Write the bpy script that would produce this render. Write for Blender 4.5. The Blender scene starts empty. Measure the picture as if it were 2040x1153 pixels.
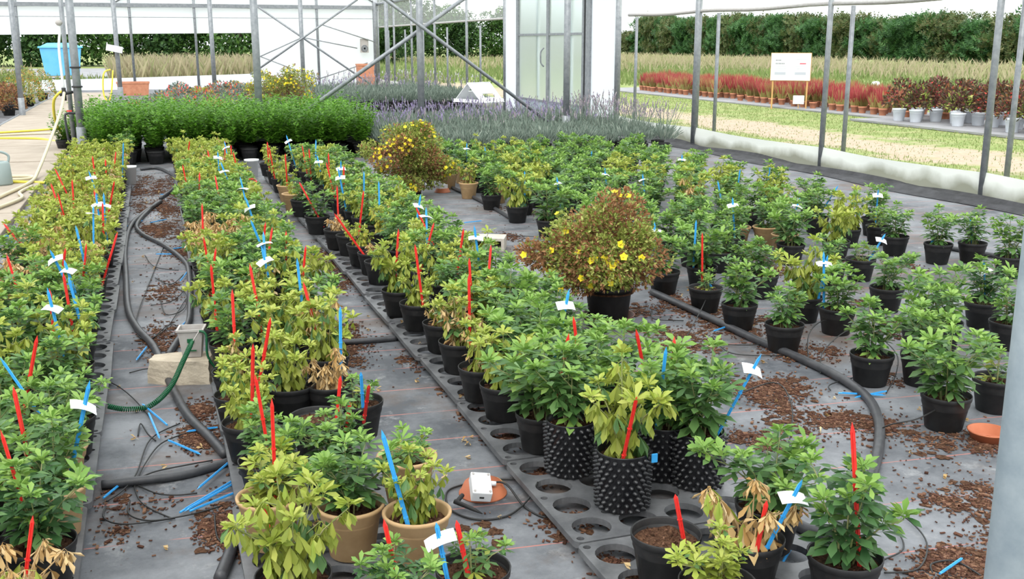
import bpy, bmesh, math, random
import numpy as np
from mathutils import Matrix, Vector
R = math.radians
random.seed(11)
rnd = random.random
def U(a, b): return a + (b - a) * random.random()

# ---------------------------------------------------------------- camera, sky, light, exposure
scene = bpy.context.scene
COL = scene.collection
cam_d = bpy.data.cameras.new('camera'); cam = bpy.data.objects.new('camera', cam_d); COL.objects.link(cam)
cam_d.sensor_width = 36.0; cam_d.lens = 36.0 * 2080 / 2040; cam_d.clip_start = .05; cam_d.clip_end = 600
cam.location = (0, 0, 1.6)
cam.rotation_euler = (math.pi / 2 - math.atan(491 / 2080), 0, -math.atan(720 / math.hypot(491, 2080)))
scene.camera = cam
w = bpy.data.worlds.new('overcast_sky'); scene.world = w; w.use_nodes = True
bg = w.node_tree.nodes['Background']; bg.inputs[0].default_value = (.93, .975, 1.0, 1); bg.inputs[1].default_value = 1.0
sun_d = bpy.data.lights.new('veiled_sun', 'SUN'); sun_d.energy = 1.3; sun_d.angle = R(35); sun_d.color = (1, .97, .91)
sun = bpy.data.objects.new('veiled_sun', sun_d); COL.objects.link(sun); sun.rotation_euler = (R(28), R(-22), 0)
scene.view_settings.view_transform = 'Standard'; scene.view_settings.look = 'None'
scene.view_settings.gamma = 1; scene.view_settings.use_curve_mapping = False
scene.view_settings.exposure = 1.15

# ---------------------------------------------------------------- helpers
def tag(o, label=None, cat=None, group=None, kind=None):
    if label: o['label'] = label
    if cat: o['category'] = cat
    if group: o['group'] = group
    if kind: o['kind'] = kind
    return o
def link(o, parent=None):
    COL.objects.link(o)
    if parent is not None: o.parent = parent
    return o
def empty(name, loc=(0, 0, 0), rz=0, parent=None):
    o = bpy.data.objects.new(name, None); o.empty_display_size = .05
    o.location = loc; o.rotation_euler = (0, 0, rz); return link(o, parent)
def put(name, me, parent=None, loc=(0, 0, 0), rz=0, sc=1.0):
    o = bpy.data.objects.new(name, me); o.location = loc; o.rotation_euler = (0, 0, rz)
    if sc != 1.0: o.scale = (sc,) * 3 if not hasattr(sc, '__len__') else sc
    return link(o, parent)
class MB:
    def __init__(s): s.v = []; s.f = []; s.m = []
    def add(s, vs, fs, mi=0):
        b = len(s.v); s.v += [tuple(p) for p in vs]; s.f += [tuple(i + b for i in f) for f in fs]; s.m += [mi] * len(fs); return s
    def box(s, c, d, mi=0, M=None):
        x, y, z = c; a, b, e = d[0] / 2, d[1] / 2, d[2] / 2
        vs = [Vector((x + i * a, y + j * b, z + k * e)) for k in (-1, 1) for j in (-1, 1) for i in (-1, 1)]
        if M is not None: vs = [M @ p for p in vs]
        return s.add(vs, [(0, 2, 3, 1), (4, 5, 7, 6), (0, 1, 5, 4), (2, 6, 7, 3), (0, 4, 6, 2), (1, 3, 7, 5)], mi)
    def tube(s, pts, r, n=8, mi=0, cap=True):
        pts = [Vector(p) for p in pts]; rs = r if hasattr(r, '__len__') else [r] * len(pts)
        t0 = (pts[1] - pts[0]).normalized(); a = Vector((0, 0, 1)) if abs(t0.z) < .9 else Vector((1, 0, 0))
        u = t0.cross(a).normalized(); vs = []
        for i, p in enumerate(pts):
            t = (pts[min(i + 1, len(pts) - 1)] - pts[max(i - 1, 0)]).normalized()
            u = (u - t * u.dot(t)); u = u.normalized() if u.length > 1e-6 else t.orthogonal().normalized(); q = t.cross(u)
            for k in range(n):
                an = 2 * math.pi * k / n; vs.append(p + (u * math.cos(an) + q * math.sin(an)) * rs[i])
        fs = [(i * n + k, i * n + (k + 1) % n, (i + 1) * n + (k + 1) % n, (i + 1) * n + k) for i in range(len(pts) - 1) for k in range(n)]
        if cap: fs += [tuple(range(n - 1, -1, -1)), tuple((len(pts) - 1) * n + k for k in range(n))]
        return s.add(vs, fs, mi)
    def lathe(s, prof, n=24, c=(0, 0, 0), mi=0, sx=1, sy=1):
        vs = [(c[0] + r * sx * math.cos(2 * math.pi * k / n), c[1] + r * sy * math.sin(2 * math.pi * k / n), c[2] + z) for r, z in prof for k in range(n)]
        fs = [(i * n + k, i * n + (k + 1) % n, (i + 1) * n + (k + 1) % n, (i + 1) * n + k) for i in range(len(prof) - 1) for k in range(n)]
        return s.add(vs, fs, mi)
    def disc(s, r, z, n=24, c=(0, 0), mi=0):
        vs = [(c[0], c[1], z)] + [(c[0] + r * math.cos(2 * math.pi * k / n), c[1] + r * math.sin(2 * math.pi * k / n), z) for k in range(n)]
        return s.add(vs, [(0, k + 1, (k + 1) % n + 1) for k in range(n)], mi)
    def mesh(s, name, mats, smooth=False):
        me = bpy.data.meshes.new(name); me.from_pydata(s.v, [], s.f)
        for m in (mats if isinstance(mats, (list, tuple)) else [mats]): me.materials.append(m)
        if any(s.m): me.polygons.foreach_set('material_index', s.m)
        if smooth: me.polygons.foreach_set('use_smooth', [True] * len(me.polygons))
        me.update(); return me
    def build(s, name, mats, parent=None, loc=(0, 0, 0), rz=0, smooth=False):
        return put(name, s.mesh(name, mats, smooth), parent, loc, rz)
def smooth_path(pts, n=6):
    P = [Vector(p) for p in pts]; out = []
    for i in range(len(P) - 1):
        p0, p1, p2, p3 = P[max(i - 1, 0)], P[i], P[i + 1], P[min(i + 2, len(P) - 1)]
        for k in range(n):
            t = k / n; out.append(.5 * ((2 * p1) + (p2 - p0) * t + (2 * p0 - 5 * p1 + 4 * p2 - p3) * t * t + (3 * p1 - p0 - 3 * p2 + p3) * t ** 3))
    out.append(P[-1]); return out
def rounded(me_name, mb, mats, off, seg=2):
    bm = bmesh.new(); me = mb.mesh(me_name, mats); bm.from_mesh(me)
    bmesh.ops.remove_doubles(bm, verts=bm.verts, dist=1e-5)
    bmesh.ops.bevel(bm, geom=list(bm.edges), offset=off, segments=seg, affect='EDGES', profile=.6)
    bm.to_mesh(me); bm.free(); return me

# ---------------------------------------------------------------- materials
def nodes(m):
    m.use_nodes = True; return m.node_tree.nodes, m.node_tree.links
def mat(name, col, rough=.6, metal=0, col2=None, scale=8, detail=4, bump=0, spec=.4, bscale=None, stretch=None, lo=.35, hi=.65, col3=None):
    m = bpy.data.materials.new(name); N, L = nodes(m); p = N['Principled BSDF']
    p.inputs['Base Color'].default_value = (*col, 1); p.inputs['Roughness'].default_value = rough; p.inputs['Metallic'].default_value = metal
    p.inputs['Specular IOR Level'].default_value = spec
    tc = N.new('ShaderNodeTexCoord'); mp = N.new('ShaderNodeMapping'); L.new(tc.outputs['Object'], mp.inputs[0])
    if stretch: mp.inputs['Scale'].default_value = stretch
    if col2 is not None:
        nz = N.new('ShaderNodeTexNoise'); nz.inputs['Scale'].default_value = scale; nz.inputs['Detail'].default_value = detail; nz.inputs['Roughness'].default_value = .65
        L.new(mp.outputs[0], nz.inputs['Vector']); cr = N.new('ShaderNodeValToRGB')
        cr.color_ramp.elements[0].position = lo; cr.color_ramp.elements[1].position = hi
        cr.color_ramp.elements[0].color = (*col, 1); cr.color_ramp.elements[1].color = (*col2, 1)
        if col3 is not None:
            e = cr.color_ramp.elements.new((lo + hi) / 2); e.color = (*col3, 1)
        L.new(nz.outputs[0], cr.inputs[0]); L.new(cr.outputs[0], p.inputs['Base Color'])
    if bump:
        nb = N.new('ShaderNodeTexNoise'); nb.inputs['Scale'].default_value = bscale or scale * 4; nb.inputs['Detail'].default_value = 5
        L.new(mp.outputs[0], nb.inputs['Vector']); b = N.new('ShaderNodeBump'); b.inputs['Strength'].default_value = bump; b.inputs['Distance'].default_value = .01
        L.new(nb.outputs[0], b.inputs['Height']); L.new(b.outputs[0], p.inputs['Normal'])
    return m
def leafmat(name, c1, c2, c3=None, rough=.45, trans=.3, spec=.35):
    """leaf: colour varies from leaf to leaf (per object and per mesh island), a little light passes through"""
    m = bpy.data.materials.new(name); N, L = nodes(m); p = N['Principled BSDF']; out = N['Material Output']
    ge = N.new('ShaderNodeNewGeometry'); oi = N.new('ShaderNodeObjectInfo')
    ad = N.new('ShaderNodeMath'); ad.operation = 'ADD'; fr = N.new('ShaderNodeMath'); fr.operation = 'FRACT'
    L.new(ge.outputs['Random Per Island'], ad.inputs[0]); L.new(oi.outputs['Random'], ad.inputs[1]); L.new(ad.outputs[0], fr.inputs[0])
    cr = N.new('ShaderNodeValToRGB'); E = cr.color_ramp.elements
    E[0].position = 0; E[0].color = (*c1, 1); E[1].position = 1; E[1].color = (*(c3 or c2), 1)
    if c3: e = E.new(.5); e.color = (*c2, 1)
    L.new(fr.outputs[0], cr.inputs[0]); L.new(cr.outputs[0], p.inputs['Base Color'])
    p.inputs['Roughness'].default_value = rough; p.inputs['Specular IOR Level'].default_value = spec
    if trans:
        t = N.new('ShaderNodeBsdfTranslucent'); L.new(cr.outputs[0], t.inputs[0]); mx = N.new('ShaderNodeMixShader'); mx.inputs[0].default_value = trans
        L.new(p.outputs[0], mx.inputs[1]); L.new(t.outputs[0], mx.inputs[2]); L.new(mx.outputs[0], out.inputs[0])
    return m
def filmmat(name, fac_clear, col, mixdiff=.5, dirt=False):
    """greenhouse polythene: part clear, part scattering"""
    m = bpy.data.materials.new(name); N, L = nodes(m); out = N['Material Output']; N.remove(N['Principled BSDF'])
    tr = N.new('ShaderNodeBsdfTransparent'); tl = N.new('ShaderNodeBsdfTranslucent'); df = N.new('ShaderNodeBsdfDiffuse')
    tl.inputs[0].default_value = (*col, 1); df.inputs[0].default_value = (*col, 1)
    a = N.new('ShaderNodeMixShader'); a.inputs[0].default_value = mixdiff; L.new(tl.outputs[0], a.inputs[1]); L.new(df.outputs[0], a.inputs[2])
    b = N.new('ShaderNodeMixShader'); b.inputs[0].default_value = fac_clear; L.new(a.outputs[0], b.inputs[1]); L.new(tr.outputs[0], b.inputs[2])
    L.new(b.outputs[0], out.inputs[0])
    if dirt:
        tc = N.new('ShaderNodeTexCoord'); sp = N.new('ShaderNodeSeparateXYZ'); L.new(tc.outputs['Object'], sp.inputs[0])
        nz = N.new('ShaderNodeTexNoise'); nz.inputs['Scale'].default_value = 1.6; nz.inputs['Detail'].default_value = 6; L.new(tc.outputs['Object'], nz.inputs['Vector'])
        mu = N.new('ShaderNodeMath'); mu.operation = 'MULTIPLY'; mu.inputs[1].default_value = .36; L.new(nz.outputs[0], mu.inputs[0])
        sb = N.new('ShaderNodeMath'); sb.operation = 'SUBTRACT'; L.new(mu.outputs[0], sb.inputs[0]); L.new(sp.outputs['Z'], sb.inputs[1])
        mr = N.new('ShaderNodeMapRange'); mr.inputs[1].default_value = -.03; mr.inputs[2].default_value = .1; L.new(sb.outputs[0], mr.inputs[0])
        mc = N.new('ShaderNodeMix'); mc.data_type = 'RGBA'; mc.inputs[6].default_value = (*col, 1); mc.inputs[7].default_value = (.30, .30, .25, 1); L.new(mr.outputs[0], mc.inputs[0])
        L.new(mc.outputs[2], tl.inputs[0]); L.new(mc.outputs[2], df.inputs[0])
    return m
def frosted():
    m = bpy.data.materials.new('frosted_polycarbonate'); N, L = nodes(m); out = N['Material Output']; N.remove(N['Principled BSDF'])
    r = N.new('ShaderNodeBsdfRefraction'); r.inputs['IOR'].default_value = 1.06; r.inputs['Roughness'].default_value = .42; r.inputs[0].default_value = (.86, .9, .9, 1)
    t = N.new('ShaderNodeBsdfTranslucent'); t.inputs[0].default_value = (.8, .84, .84, 1); x = N.new('ShaderNodeMixShader'); x.inputs[0].default_value = .3
    L.new(r.outputs[0], x.inputs[1]); L.new(t.outputs[0], x.inputs[2]); L.new(x.outputs[0], out.inputs[0]); return m
M = {}
M['galv'] = mat('galvanised_steel', (.20, .215, .23), .5, .35, (.29, .305, .32), 14, bump=.03)
M['galv_pale'] = mat('galvanised_steel_near', (.30, .36, .41), .55, .2, (.40, .46, .50), 18, bump=.04)
M['black_plastic'] = mat('black_plastic', (.012, .012, .013), .5, 0, (.022, .021, .021), 25, spec=.32)
M['airpot'] = mat('black_airpot_plastic', (.012, .012, .014), .33, 0, spec=.5)
M['ochre'] = mat('ochre_pot_plastic', (.36, .22, .10), .6, 0, (.54, .36, .19), 6, bump=.05, lo=.3, hi=.7)
M['terracotta'] = mat('terracotta', (.48, .19, .105), .65, 0, (.58, .26, .15), 9, bump=.04)
M['terracotta_orange'] = mat('orange_terracotta', (.40, .115, .05), .6, 0, (.47, .15, .07), 9)
M['terracotta_dark'] = mat('wet_terracotta', (.13, .05, .03), .6, 0, (.18, .07, .045), 9)
M['white_plastic'] = mat('white_plastic', (.78, .79, .8), .45)
M['white_pot'] = mat('white_pot_plastic', (.78, .82, .88), .5)
M['soil'] = mat('potting_soil', (.042, .02, .012), .95, 0, (.16, .085, .05), 90, 6, bump=.9, bscale=140, spec=.1, lo=.38, hi=.72)
M['mulch'] = leafmat('bark_chips', (.045, .020, .013), (.095, .042, .027), (.21, .115, .07), .9, 0, .15)
M['tray'] = mat('pot_tray_plastic', (.065, .067, .072), .40, 0, (.15, .152, .158), 7, 6, bump=.05, spec=.5)
M['hose'] = mat('black_irrigation_pipe', (.032, .033, .037), .45, 0, (.055, .055, .06), 20, spec=.45)
M['tube'] = mat('black_drip_tube', (.02, .02, .02), .5)
M['blue'] = mat('blue_plastic', (.035, .30, .66), .4, 0, (.05, .36, .74), 12)
M['red'] = mat('red_plastic', (.66, .022, .018), .4, 0, (.74, .045, .035), 12)
M['tag'] = mat('white_label_card', (.82, .83, .85), .5)
M['yellow_hose'] = mat('yellow_hose_rubber', (.72, .62, .07), .5)
M['beige_hose'] = mat('beige_hose_rubber', (.56, .5, .34), .55)
M['green_hose'] = mat('green_hose_plastic', (.01, .10, .04), .4)
M['grey_plastic'] = mat('grey_plastic', (.42, .40, .38), .5, 0, (.36, .33, .31), 15)
M['stone'] = mat('sandstone', (.40, .34, .26), .9, 0, (.52, .45, .35), 10, 6, bump=.5, bscale=60)
M['concrete'] = mat('concrete', (.42, .38, .32), .9, 0, (.5, .46, .40), 10, 6, bump=.4, bscale=80)
M['slab'] = mat('walkway_slab', (.30, .25, .195), .85, 0, (.41, .35, .285), 2.5, 8, bump=.2, bscale=40, lo=.3, hi=.7)
M['bin'] = mat('pale_blue_plastic', (.13, .46, .78), .45, 0, (.16, .5, .82), 3)
M['wood'] = mat('light_wood', (.5, .28, .1), .7, 0, (.6, .36, .15), 12, stretch=(1, 1, .1))
M['dark_rubber'] = mat('dark_rubber', (.02, .02, .02), .7)
M['can'] = mat('grey_green_plastic', (.27, .33, .32), .5)
M['film'] = filmmat('clear_polythene', .74, (.93, .95, .96), .25)
M['gablefilm'] = filmmat('white_polythene', .06, (.88, .9, .94), .45)
M['skirt'] = filmmat('skirt_polythene', .03, (.80, .81, .79), .55, True)
M['skirt_back'] = filmmat('white_skirt_polythene', .03, (.85, .88, .95), .5)
M['cloth_fold'] = mat('black_ground_cloth', (.02, .02, .022), .75, 0, (.05, .05, .055), 6, bump=.3)
M['twig'] = mat('brown_twig', (.17, .11, .065), .85)
M['stem_green'] = mat('green_stem', (.22, .27, .09), .6, 0, (.30, .28, .13), 20)
M['stem_dry'] = mat('dry_stem', (.38, .26, .13), .8)
M['bark'] = mat('tree_bark', (.10, .075, .055), .9)
M['g_old'] = leafmat('green_leaf', (.058, .135, .036), (.092, .195, .055), (.14, .255, .078), .42)
M['g_new'] = leafmat('young_green_leaf', (.15, .29, .05), (.21, .36, .07), (.28, .43, .10))
M['d_old'] = leafmat('dark_green_leaf', (.036, .098, .032), (.056, .138, .044), (.088, .185, .062), .4)
M['l_old'] = leafmat('lime_leaf', (.18, .225, .03), (.265, .31, .042), (.35, .375, .065), .5)
M['l_new'] = leafmat('yellow_lime_leaf', (.27, .355, .05), (.35, .42, .065), (.42, .44, .10), .5)
M['y_old'] = leafmat('yellow_leaf', (.36, .33, .04), (.46, .42, .06), (.38, .43, .06), .55)
M['t_old'] = leafmat('dead_tan_leaf', (.38, .22, .075), (.53, .36, .16), (.68, .52, .30), .7, .2, .15)
M['feather'] = leafmat('bright_green_fine_leaf', (.065, .19, .016), (.13, .31, .028), (.22, .43, .05), .5, .4)
M['lav_leaf'] = leafmat('grey_green_lavender_leaf', (.11, .15, .12), (.17, .22, .175), (.25, .29, .24), .7, .15)
M['lav_flower'] = leafmat('purple_lavender_flower', (.22, .17, .32), (.28, .23, .38), (.30, .28, .35), .7, .15)
M['lav_dry'] = leafmat('faded_lavender_flower', (.22, .17, .24), (.30, .25, .30), (.36, .32, .30), .7, .15)
M['p_brown'] = leafmat('rusty_brown_leaf', (.17, .075, .035), (.30, .14, .06), (.44, .25, .12), .8, .2)
M['p_green'] = leafmat('olive_leaf', (.16, .22, .035), (.28, .34, .07), (.46, .46, .14), .6, .25)
M['p_flower'] = leafmat('yellow_petal', (.82, .64, .02), (.88, .74, .03), None, .5, .25)
M['imp_red'] = leafmat('red_grass_blade', (.34, .05, .055), (.44, .10, .09), (.30, .035, .05), .6, .25)
M['imp_tan'] = leafmat('tan_grass_blade', (.45, .30, .11), (.32, .33, .10), (.52, .38, .18), .6, .25)
M['wp_leaf'] = leafmat('dark_red_leaf', (.10, .03, .035), (.07, .085, .03), (.20, .05, .06), .6, .2)
M['red_flower'] = leafmat('red_flower', (.75, .05, .05), (.8, .12, .08), None, .6, .2)
M['orange_leaf'] = leafmat('orange_leaf', (.62, .22, .05), (.55, .34, .08), (.42, .30, .06), .6, .25)
M['con'] = leafmat('cypress_spray', (.022, .075, .02), (.04, .12, .03), (.085, .19, .05), .6, .15)
M['con2'] = leafmat('cypress_spray_brownish', (.04, .08, .02), (.09, .13, .04), (.16, .15, .06), .6, .15)
M['dec'] = leafmat('tree_leaf', (.025, .07, .014), (.048, .12, .024), (.10, .19, .04), .6, .2)
M['dec2'] = leafmat('dark_tree_leaf', (.018, .05, .014), (.032, .085, .02), (.06, .13, .03), .6, .2)
M['dry_grass'] = leafmat('dry_grass_blade', (.33, .28, .18), (.42, .36, .24), (.27, .29, .13), .8, .2)
M['turf'] = leafmat('grass_blade', (.14, .21, .06), (.22, .28, .09), (.32, .32, .15), .8, .2)
M['weed'] = leafmat('weed_leaf', (.12, .18, .05), (.17, .235, .07), (.25, .28, .12), .8, .2)
M['pane'] = frosted()
M['alu_dark'] = mat('dark_door_seal', (.015, .015, .017), .6)
M['print_grey'] = mat('grey_print', (.16, .17, .2), .7)
M['print_pale'] = mat('pale_grey_print', (.42, .44, .5), .7)
M['print_red'] = mat('red_print', (.62, .10, .14), .7)
M['asphalt'] = mat('asphalt', (.22, .22, .23), .9, 0, (.30, .30, .31), 1.5, 6)

def floor_material():
    m = bpy.data.materials.new('woven_ground_cloth'); N, L = nodes(m); p = N['Principled BSDF']
    tc = N.new('ShaderNodeTexCoord')
    def noise(s, d, r=.6):
        n = N.new('ShaderNodeTexNoise'); n.inputs['Scale'].default_value = s; n.inputs['Detail'].default_value = d; n.inputs['Roughness'].default_value = r
        L.new(tc.outputs['Object'], n.inputs['Vector']); return n.outputs[0]
    def ramp(src, a, b, ca, cb):
        c = N.new('ShaderNodeValToRGB'); c.color_ramp.elements[0].position = a; c.color_ramp.elements[1].position = b
        c.color_ramp.elements[0].color = (*ca, 1); c.color_ramp.elements[1].color = (*cb, 1); L.new(src, c.inputs[0]); return c.outputs[0]
    def mix(f, a, b):
        x = N.new('ShaderNodeMix'); x.data_type = 'RGBA'; L.new(f, x.inputs[0])
        for s, i in ((a, 6), (b, 7)):
            if isinstance(s, tuple): x.inputs[i].default_value = (*s, 1)
            else: L.new(s, x.inputs[i])
        return x.outputs[2]
    base = ramp(noise(1.5, 9, .72), .38, .62, (.062, .067, .077), (.195, .203, .217))
    dust = ramp(noise(5.5, 9, .75), .56, .68, (0, 0, 0), (1, 1, 1))
    c = mix(dust, base, (.245, .25, .255))
    brown = ramp(noise(.95, 7, .7), .52, .66, (0, 0, 0), (.85, .85, .85))
    c = mix(brown, c, (.105, .075, .058))
    spk = ramp(noise(60, 3, .6), .66, .72, (0, 0, 0), (.7, .7, .7)); c = mix(spk, c, (.06, .038, .028))
    # woven red marker threads
    mp = N.new('ShaderNodeMapping'); mp.inputs['Rotation'].default_value = (0, 0, R(4.5)); L.new(tc.outputs['Object'], mp.inputs[0])
    sp = N.new('ShaderNodeSeparateXYZ'); L.new(mp.outputs[0], sp.inputs[0])
    d = N.new('ShaderNodeMath'); d.operation = 'DIVIDE'; d.inputs[1].default_value = .335; L.new(sp.outputs['Y'], d.inputs[0])
    f = N.new('ShaderNodeMath'); f.operation = 'FRACT'; L.new(d.outputs[0], f.inputs[0])
    lt = N.new('ShaderNodeMath'); lt.operation = 'LESS_THAN'; lt.inputs[1].default_value = .02; L.new(f.outputs[0], lt.inputs[0])
    wear = ramp(noise(2.6, 3), .38, .50, (0, 0, 0), (.9, .9, .9)); mu = N.new('ShaderNodeMath'); mu.operation = 'MULTIPLY'; L.new(lt.outputs[0], mu.inputs[0]); L.new(wear, mu.inputs[1])
    c = mix(mu.outputs[0], c, (.42, .16, .13))
    L.new(c, p.inputs['Base Color']); p.inputs['Roughness'].default_value = .62; p.inputs['Specular IOR Level'].default_value = .35
    bp = N.new('ShaderNodeBump'); bp.inputs['Strength'].default_value = .25; bp.inputs['Distance'].default_value = .01; L.new(noise(7, 8, .7), bp.inputs['Height']); L.new(bp.outputs[0], p.inputs['Normal'])
    return m
def field_material():
    m = bpy.data.materials.new('rough_grass_and_gravel'); N, L = nodes(m); p = N['Principled BSDF']; tc = N.new('ShaderNodeTexCoord')
    sp = N.new('ShaderNodeSeparateXYZ'); L.new(tc.outputs['Object'], sp.inputs[0])
    def noise(s, d, r=.6):
        n = N.new('ShaderNodeTexNoise'); n.inputs['Scale'].default_value = s; n.inputs['Detail'].default_value = d; n.inputs['Roughness'].default_value = r
        L.new(tc.outputs['Object'], n.inputs['Vector']); return n.outputs[0]
    def ramp(src, st):
        c = N.new('ShaderNodeValToRGB'); E = c.color_ramp.elements
        while len(E) < len(st): E.new(.5)
        for e, (q, col) in zip(E, st): e.position = q; e.color = (*col, 1)
        L.new(src, c.inputs[0]); return c.outputs[0]
    def math_(op, a, b):
        x = N.new('ShaderNodeMath'); x.operation = op
        for i, s in enumerate((a, b)):
            if isinstance(s, (int, float)): x.inputs[i].default_value = s
            else: L.new(s, x.inputs[i])
        return x.outputs[0]
    grass = ramp(noise(1.3, 8, .7), [(.3, (.14, .20, .06)), (.5, (.23, .28, .10)), (.7, (.34, .32, .17))])
    sand = ramp(noise(9, 8, .75), [(.3, (.32, .25, .18)), (.7, (.47, .38, .29))])
    # bare wheel track: a band running beside the tunnel
    dx = math_('ABSOLUTE', math_('SUBTRACT', sp.outputs['X'], 11.2), 0)
    fac = math_('SUBTRACT', 1.0, math_('DIVIDE', dx, 1.25))
    fac = math_('ADD', fac, math_('MULTIPLY', math_('SUBTRACT', noise(.9, 7, .7), .5), 3.2))
    fr = ramp(fac, [(.1, (0, 0, 0)), (.55, (1, 1, 1))])
    x = N.new('ShaderNodeMix'); x.data_type = 'RGBA'; L.new(fr, x.inputs[0]); L.new(grass, x.inputs[6]); L.new(sand, x.inputs[7])
    L.new(x.outputs[2], p.inputs['Base Color']); p.inputs['Roughness'].default_value = .95; p.inputs['Specular IOR Level'].default_value = .1
    return m
ORD = ['', 'first', 'second', 'third', 'fourth', 'fifth', 'sixth', 'seventh', 'eighth', 'ninth', 'tenth', 'eleventh', 'twelfth', 'thirteenth', 'fourteenth', 'fifteenth', 'sixteenth', 'seventeenth', 'eighteenth', 'nineteenth', 'twentieth']
def ordw(n):
    if n <= 20: return ORD[n]
    if n % 10 == 0: return {30: 'thirtieth', 40: 'fortieth', 50: 'fiftieth'}[n]
    return {2: 'twenty', 3: 'thirty', 4: 'forty'}[n // 10] + '-' + ORD[n % 10]

# ---------------------------------------------------------------- measured positions (metres on the tunnel floor)
D_row3a = [[1.335,3.6,"b","G",1.25],
[1.36,3.36,"a","g",1.1],
[1.42,3.03,"a","l",1.15],
[1.67,3.22,"a","G",1.15],
[1.75,3.11,"a","G",1.15],
[1.325,2.52,"b","e",1],
[1.325,2.22,"b","L",0.72],
[1.54,2.42,"b","tm",1.15],
[1.72,2.6,"b","G",1.05],
[1.74,2.24,"b","d",1.2],
[1.305,3.98,"b","l",1.15],
[1.285,4.24,"b","m",0.95],
[1.305,4.66,"b","m",1.0],
[1.315,5.02,"b","m",0.8],
[1.295,5.47,"b","l",0.8],
[1.265,5.81,"b","l",1.1],
[1.325,6.65,"b","s",0.7],
[1.335,6.95,"b","t",0.6],
[1.315,7.27,"b","y",0.7],
[1.305,7.67,"b","y",0.6],
[1.255,7.94,"b","t",0.8],
[1.205,8.64,"b","g",1.1],
[1.205,9.6,"b","g",0.9],
[1.165,9.92,"o","y",0.6],
[1.185,10.55,"o","l",0.8],
[1.205,11.25,"b","y",0.9],
[1.225,11.95,"b","l",0.9],
[1.225,12.75,"b","y",0.9],
[1.47,4.1,"b","G",1.2],
[1.6,4.84,"b","G",1.2],
[1.51,4.97,"b","l",0.9],
[1.87,5.01,"b","G",1.0]]
D_right = [[3.09,3.4,"b","G",1.15],
[3.17,4.0,"b","g",1.05],
[3.08,4.61,"b","g",0.95],
[3.08,5.07,"b","g",1.05],
[3.1,5.5,"b","s",0.8],
[3.07,6.0,"b","g",1.1],
[3.46,3.51,"b","s",0.95],
[4.25,4.27,"b","g",1],
[3.56,4.82,"b","g",1.1],
[3.54,5.11,"b","l",1.25],
[4.15,5.15,"b","g",1.15],
[4.44,4.67,"b","d",1.1],
[5.58,5.67,"b","g",1.2],
[5.71,6.17,"b","g",1.05],
[5.44,6.22,"b","g",1.15],
[5.34,6.58,"b","g",1.1],
[5.51,7.0,"b","s",1.1],
[5.3,7.55,"b","g",1.1],
[5.2,6.98,"b","l",1.2],
[4.53,6.85,"o","g",1.05],
[4.54,5.93,"b","s",1],
[4.21,5.81,"b","g",0.9],
[3.62,5.7,"b","g",1],
[3.4,3.92,"b","g",1.1],
[3.73,4.33,"b","g",1.2],
[3.91,4.38,"b","g",1.2],
[3.38,6.06,"b","G",1.2],
[3.77,6.47,"b","g",1],
[3.66,6.71,"b","g",1.1],
[3.64,5.97,"b","g",0.8],
[4.57,7.19,"o","g",1],
[4.36,7.26,"o","s",1],
[3.62,7.04,"b","g",1.1],
[4.31,7.41,"b","g",1.2],
[5.21,7.93,"b","m",1],
[4.96,8.01,"b","g",1.2],
[4.19,7.7,"b","g",1.1]]
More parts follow.
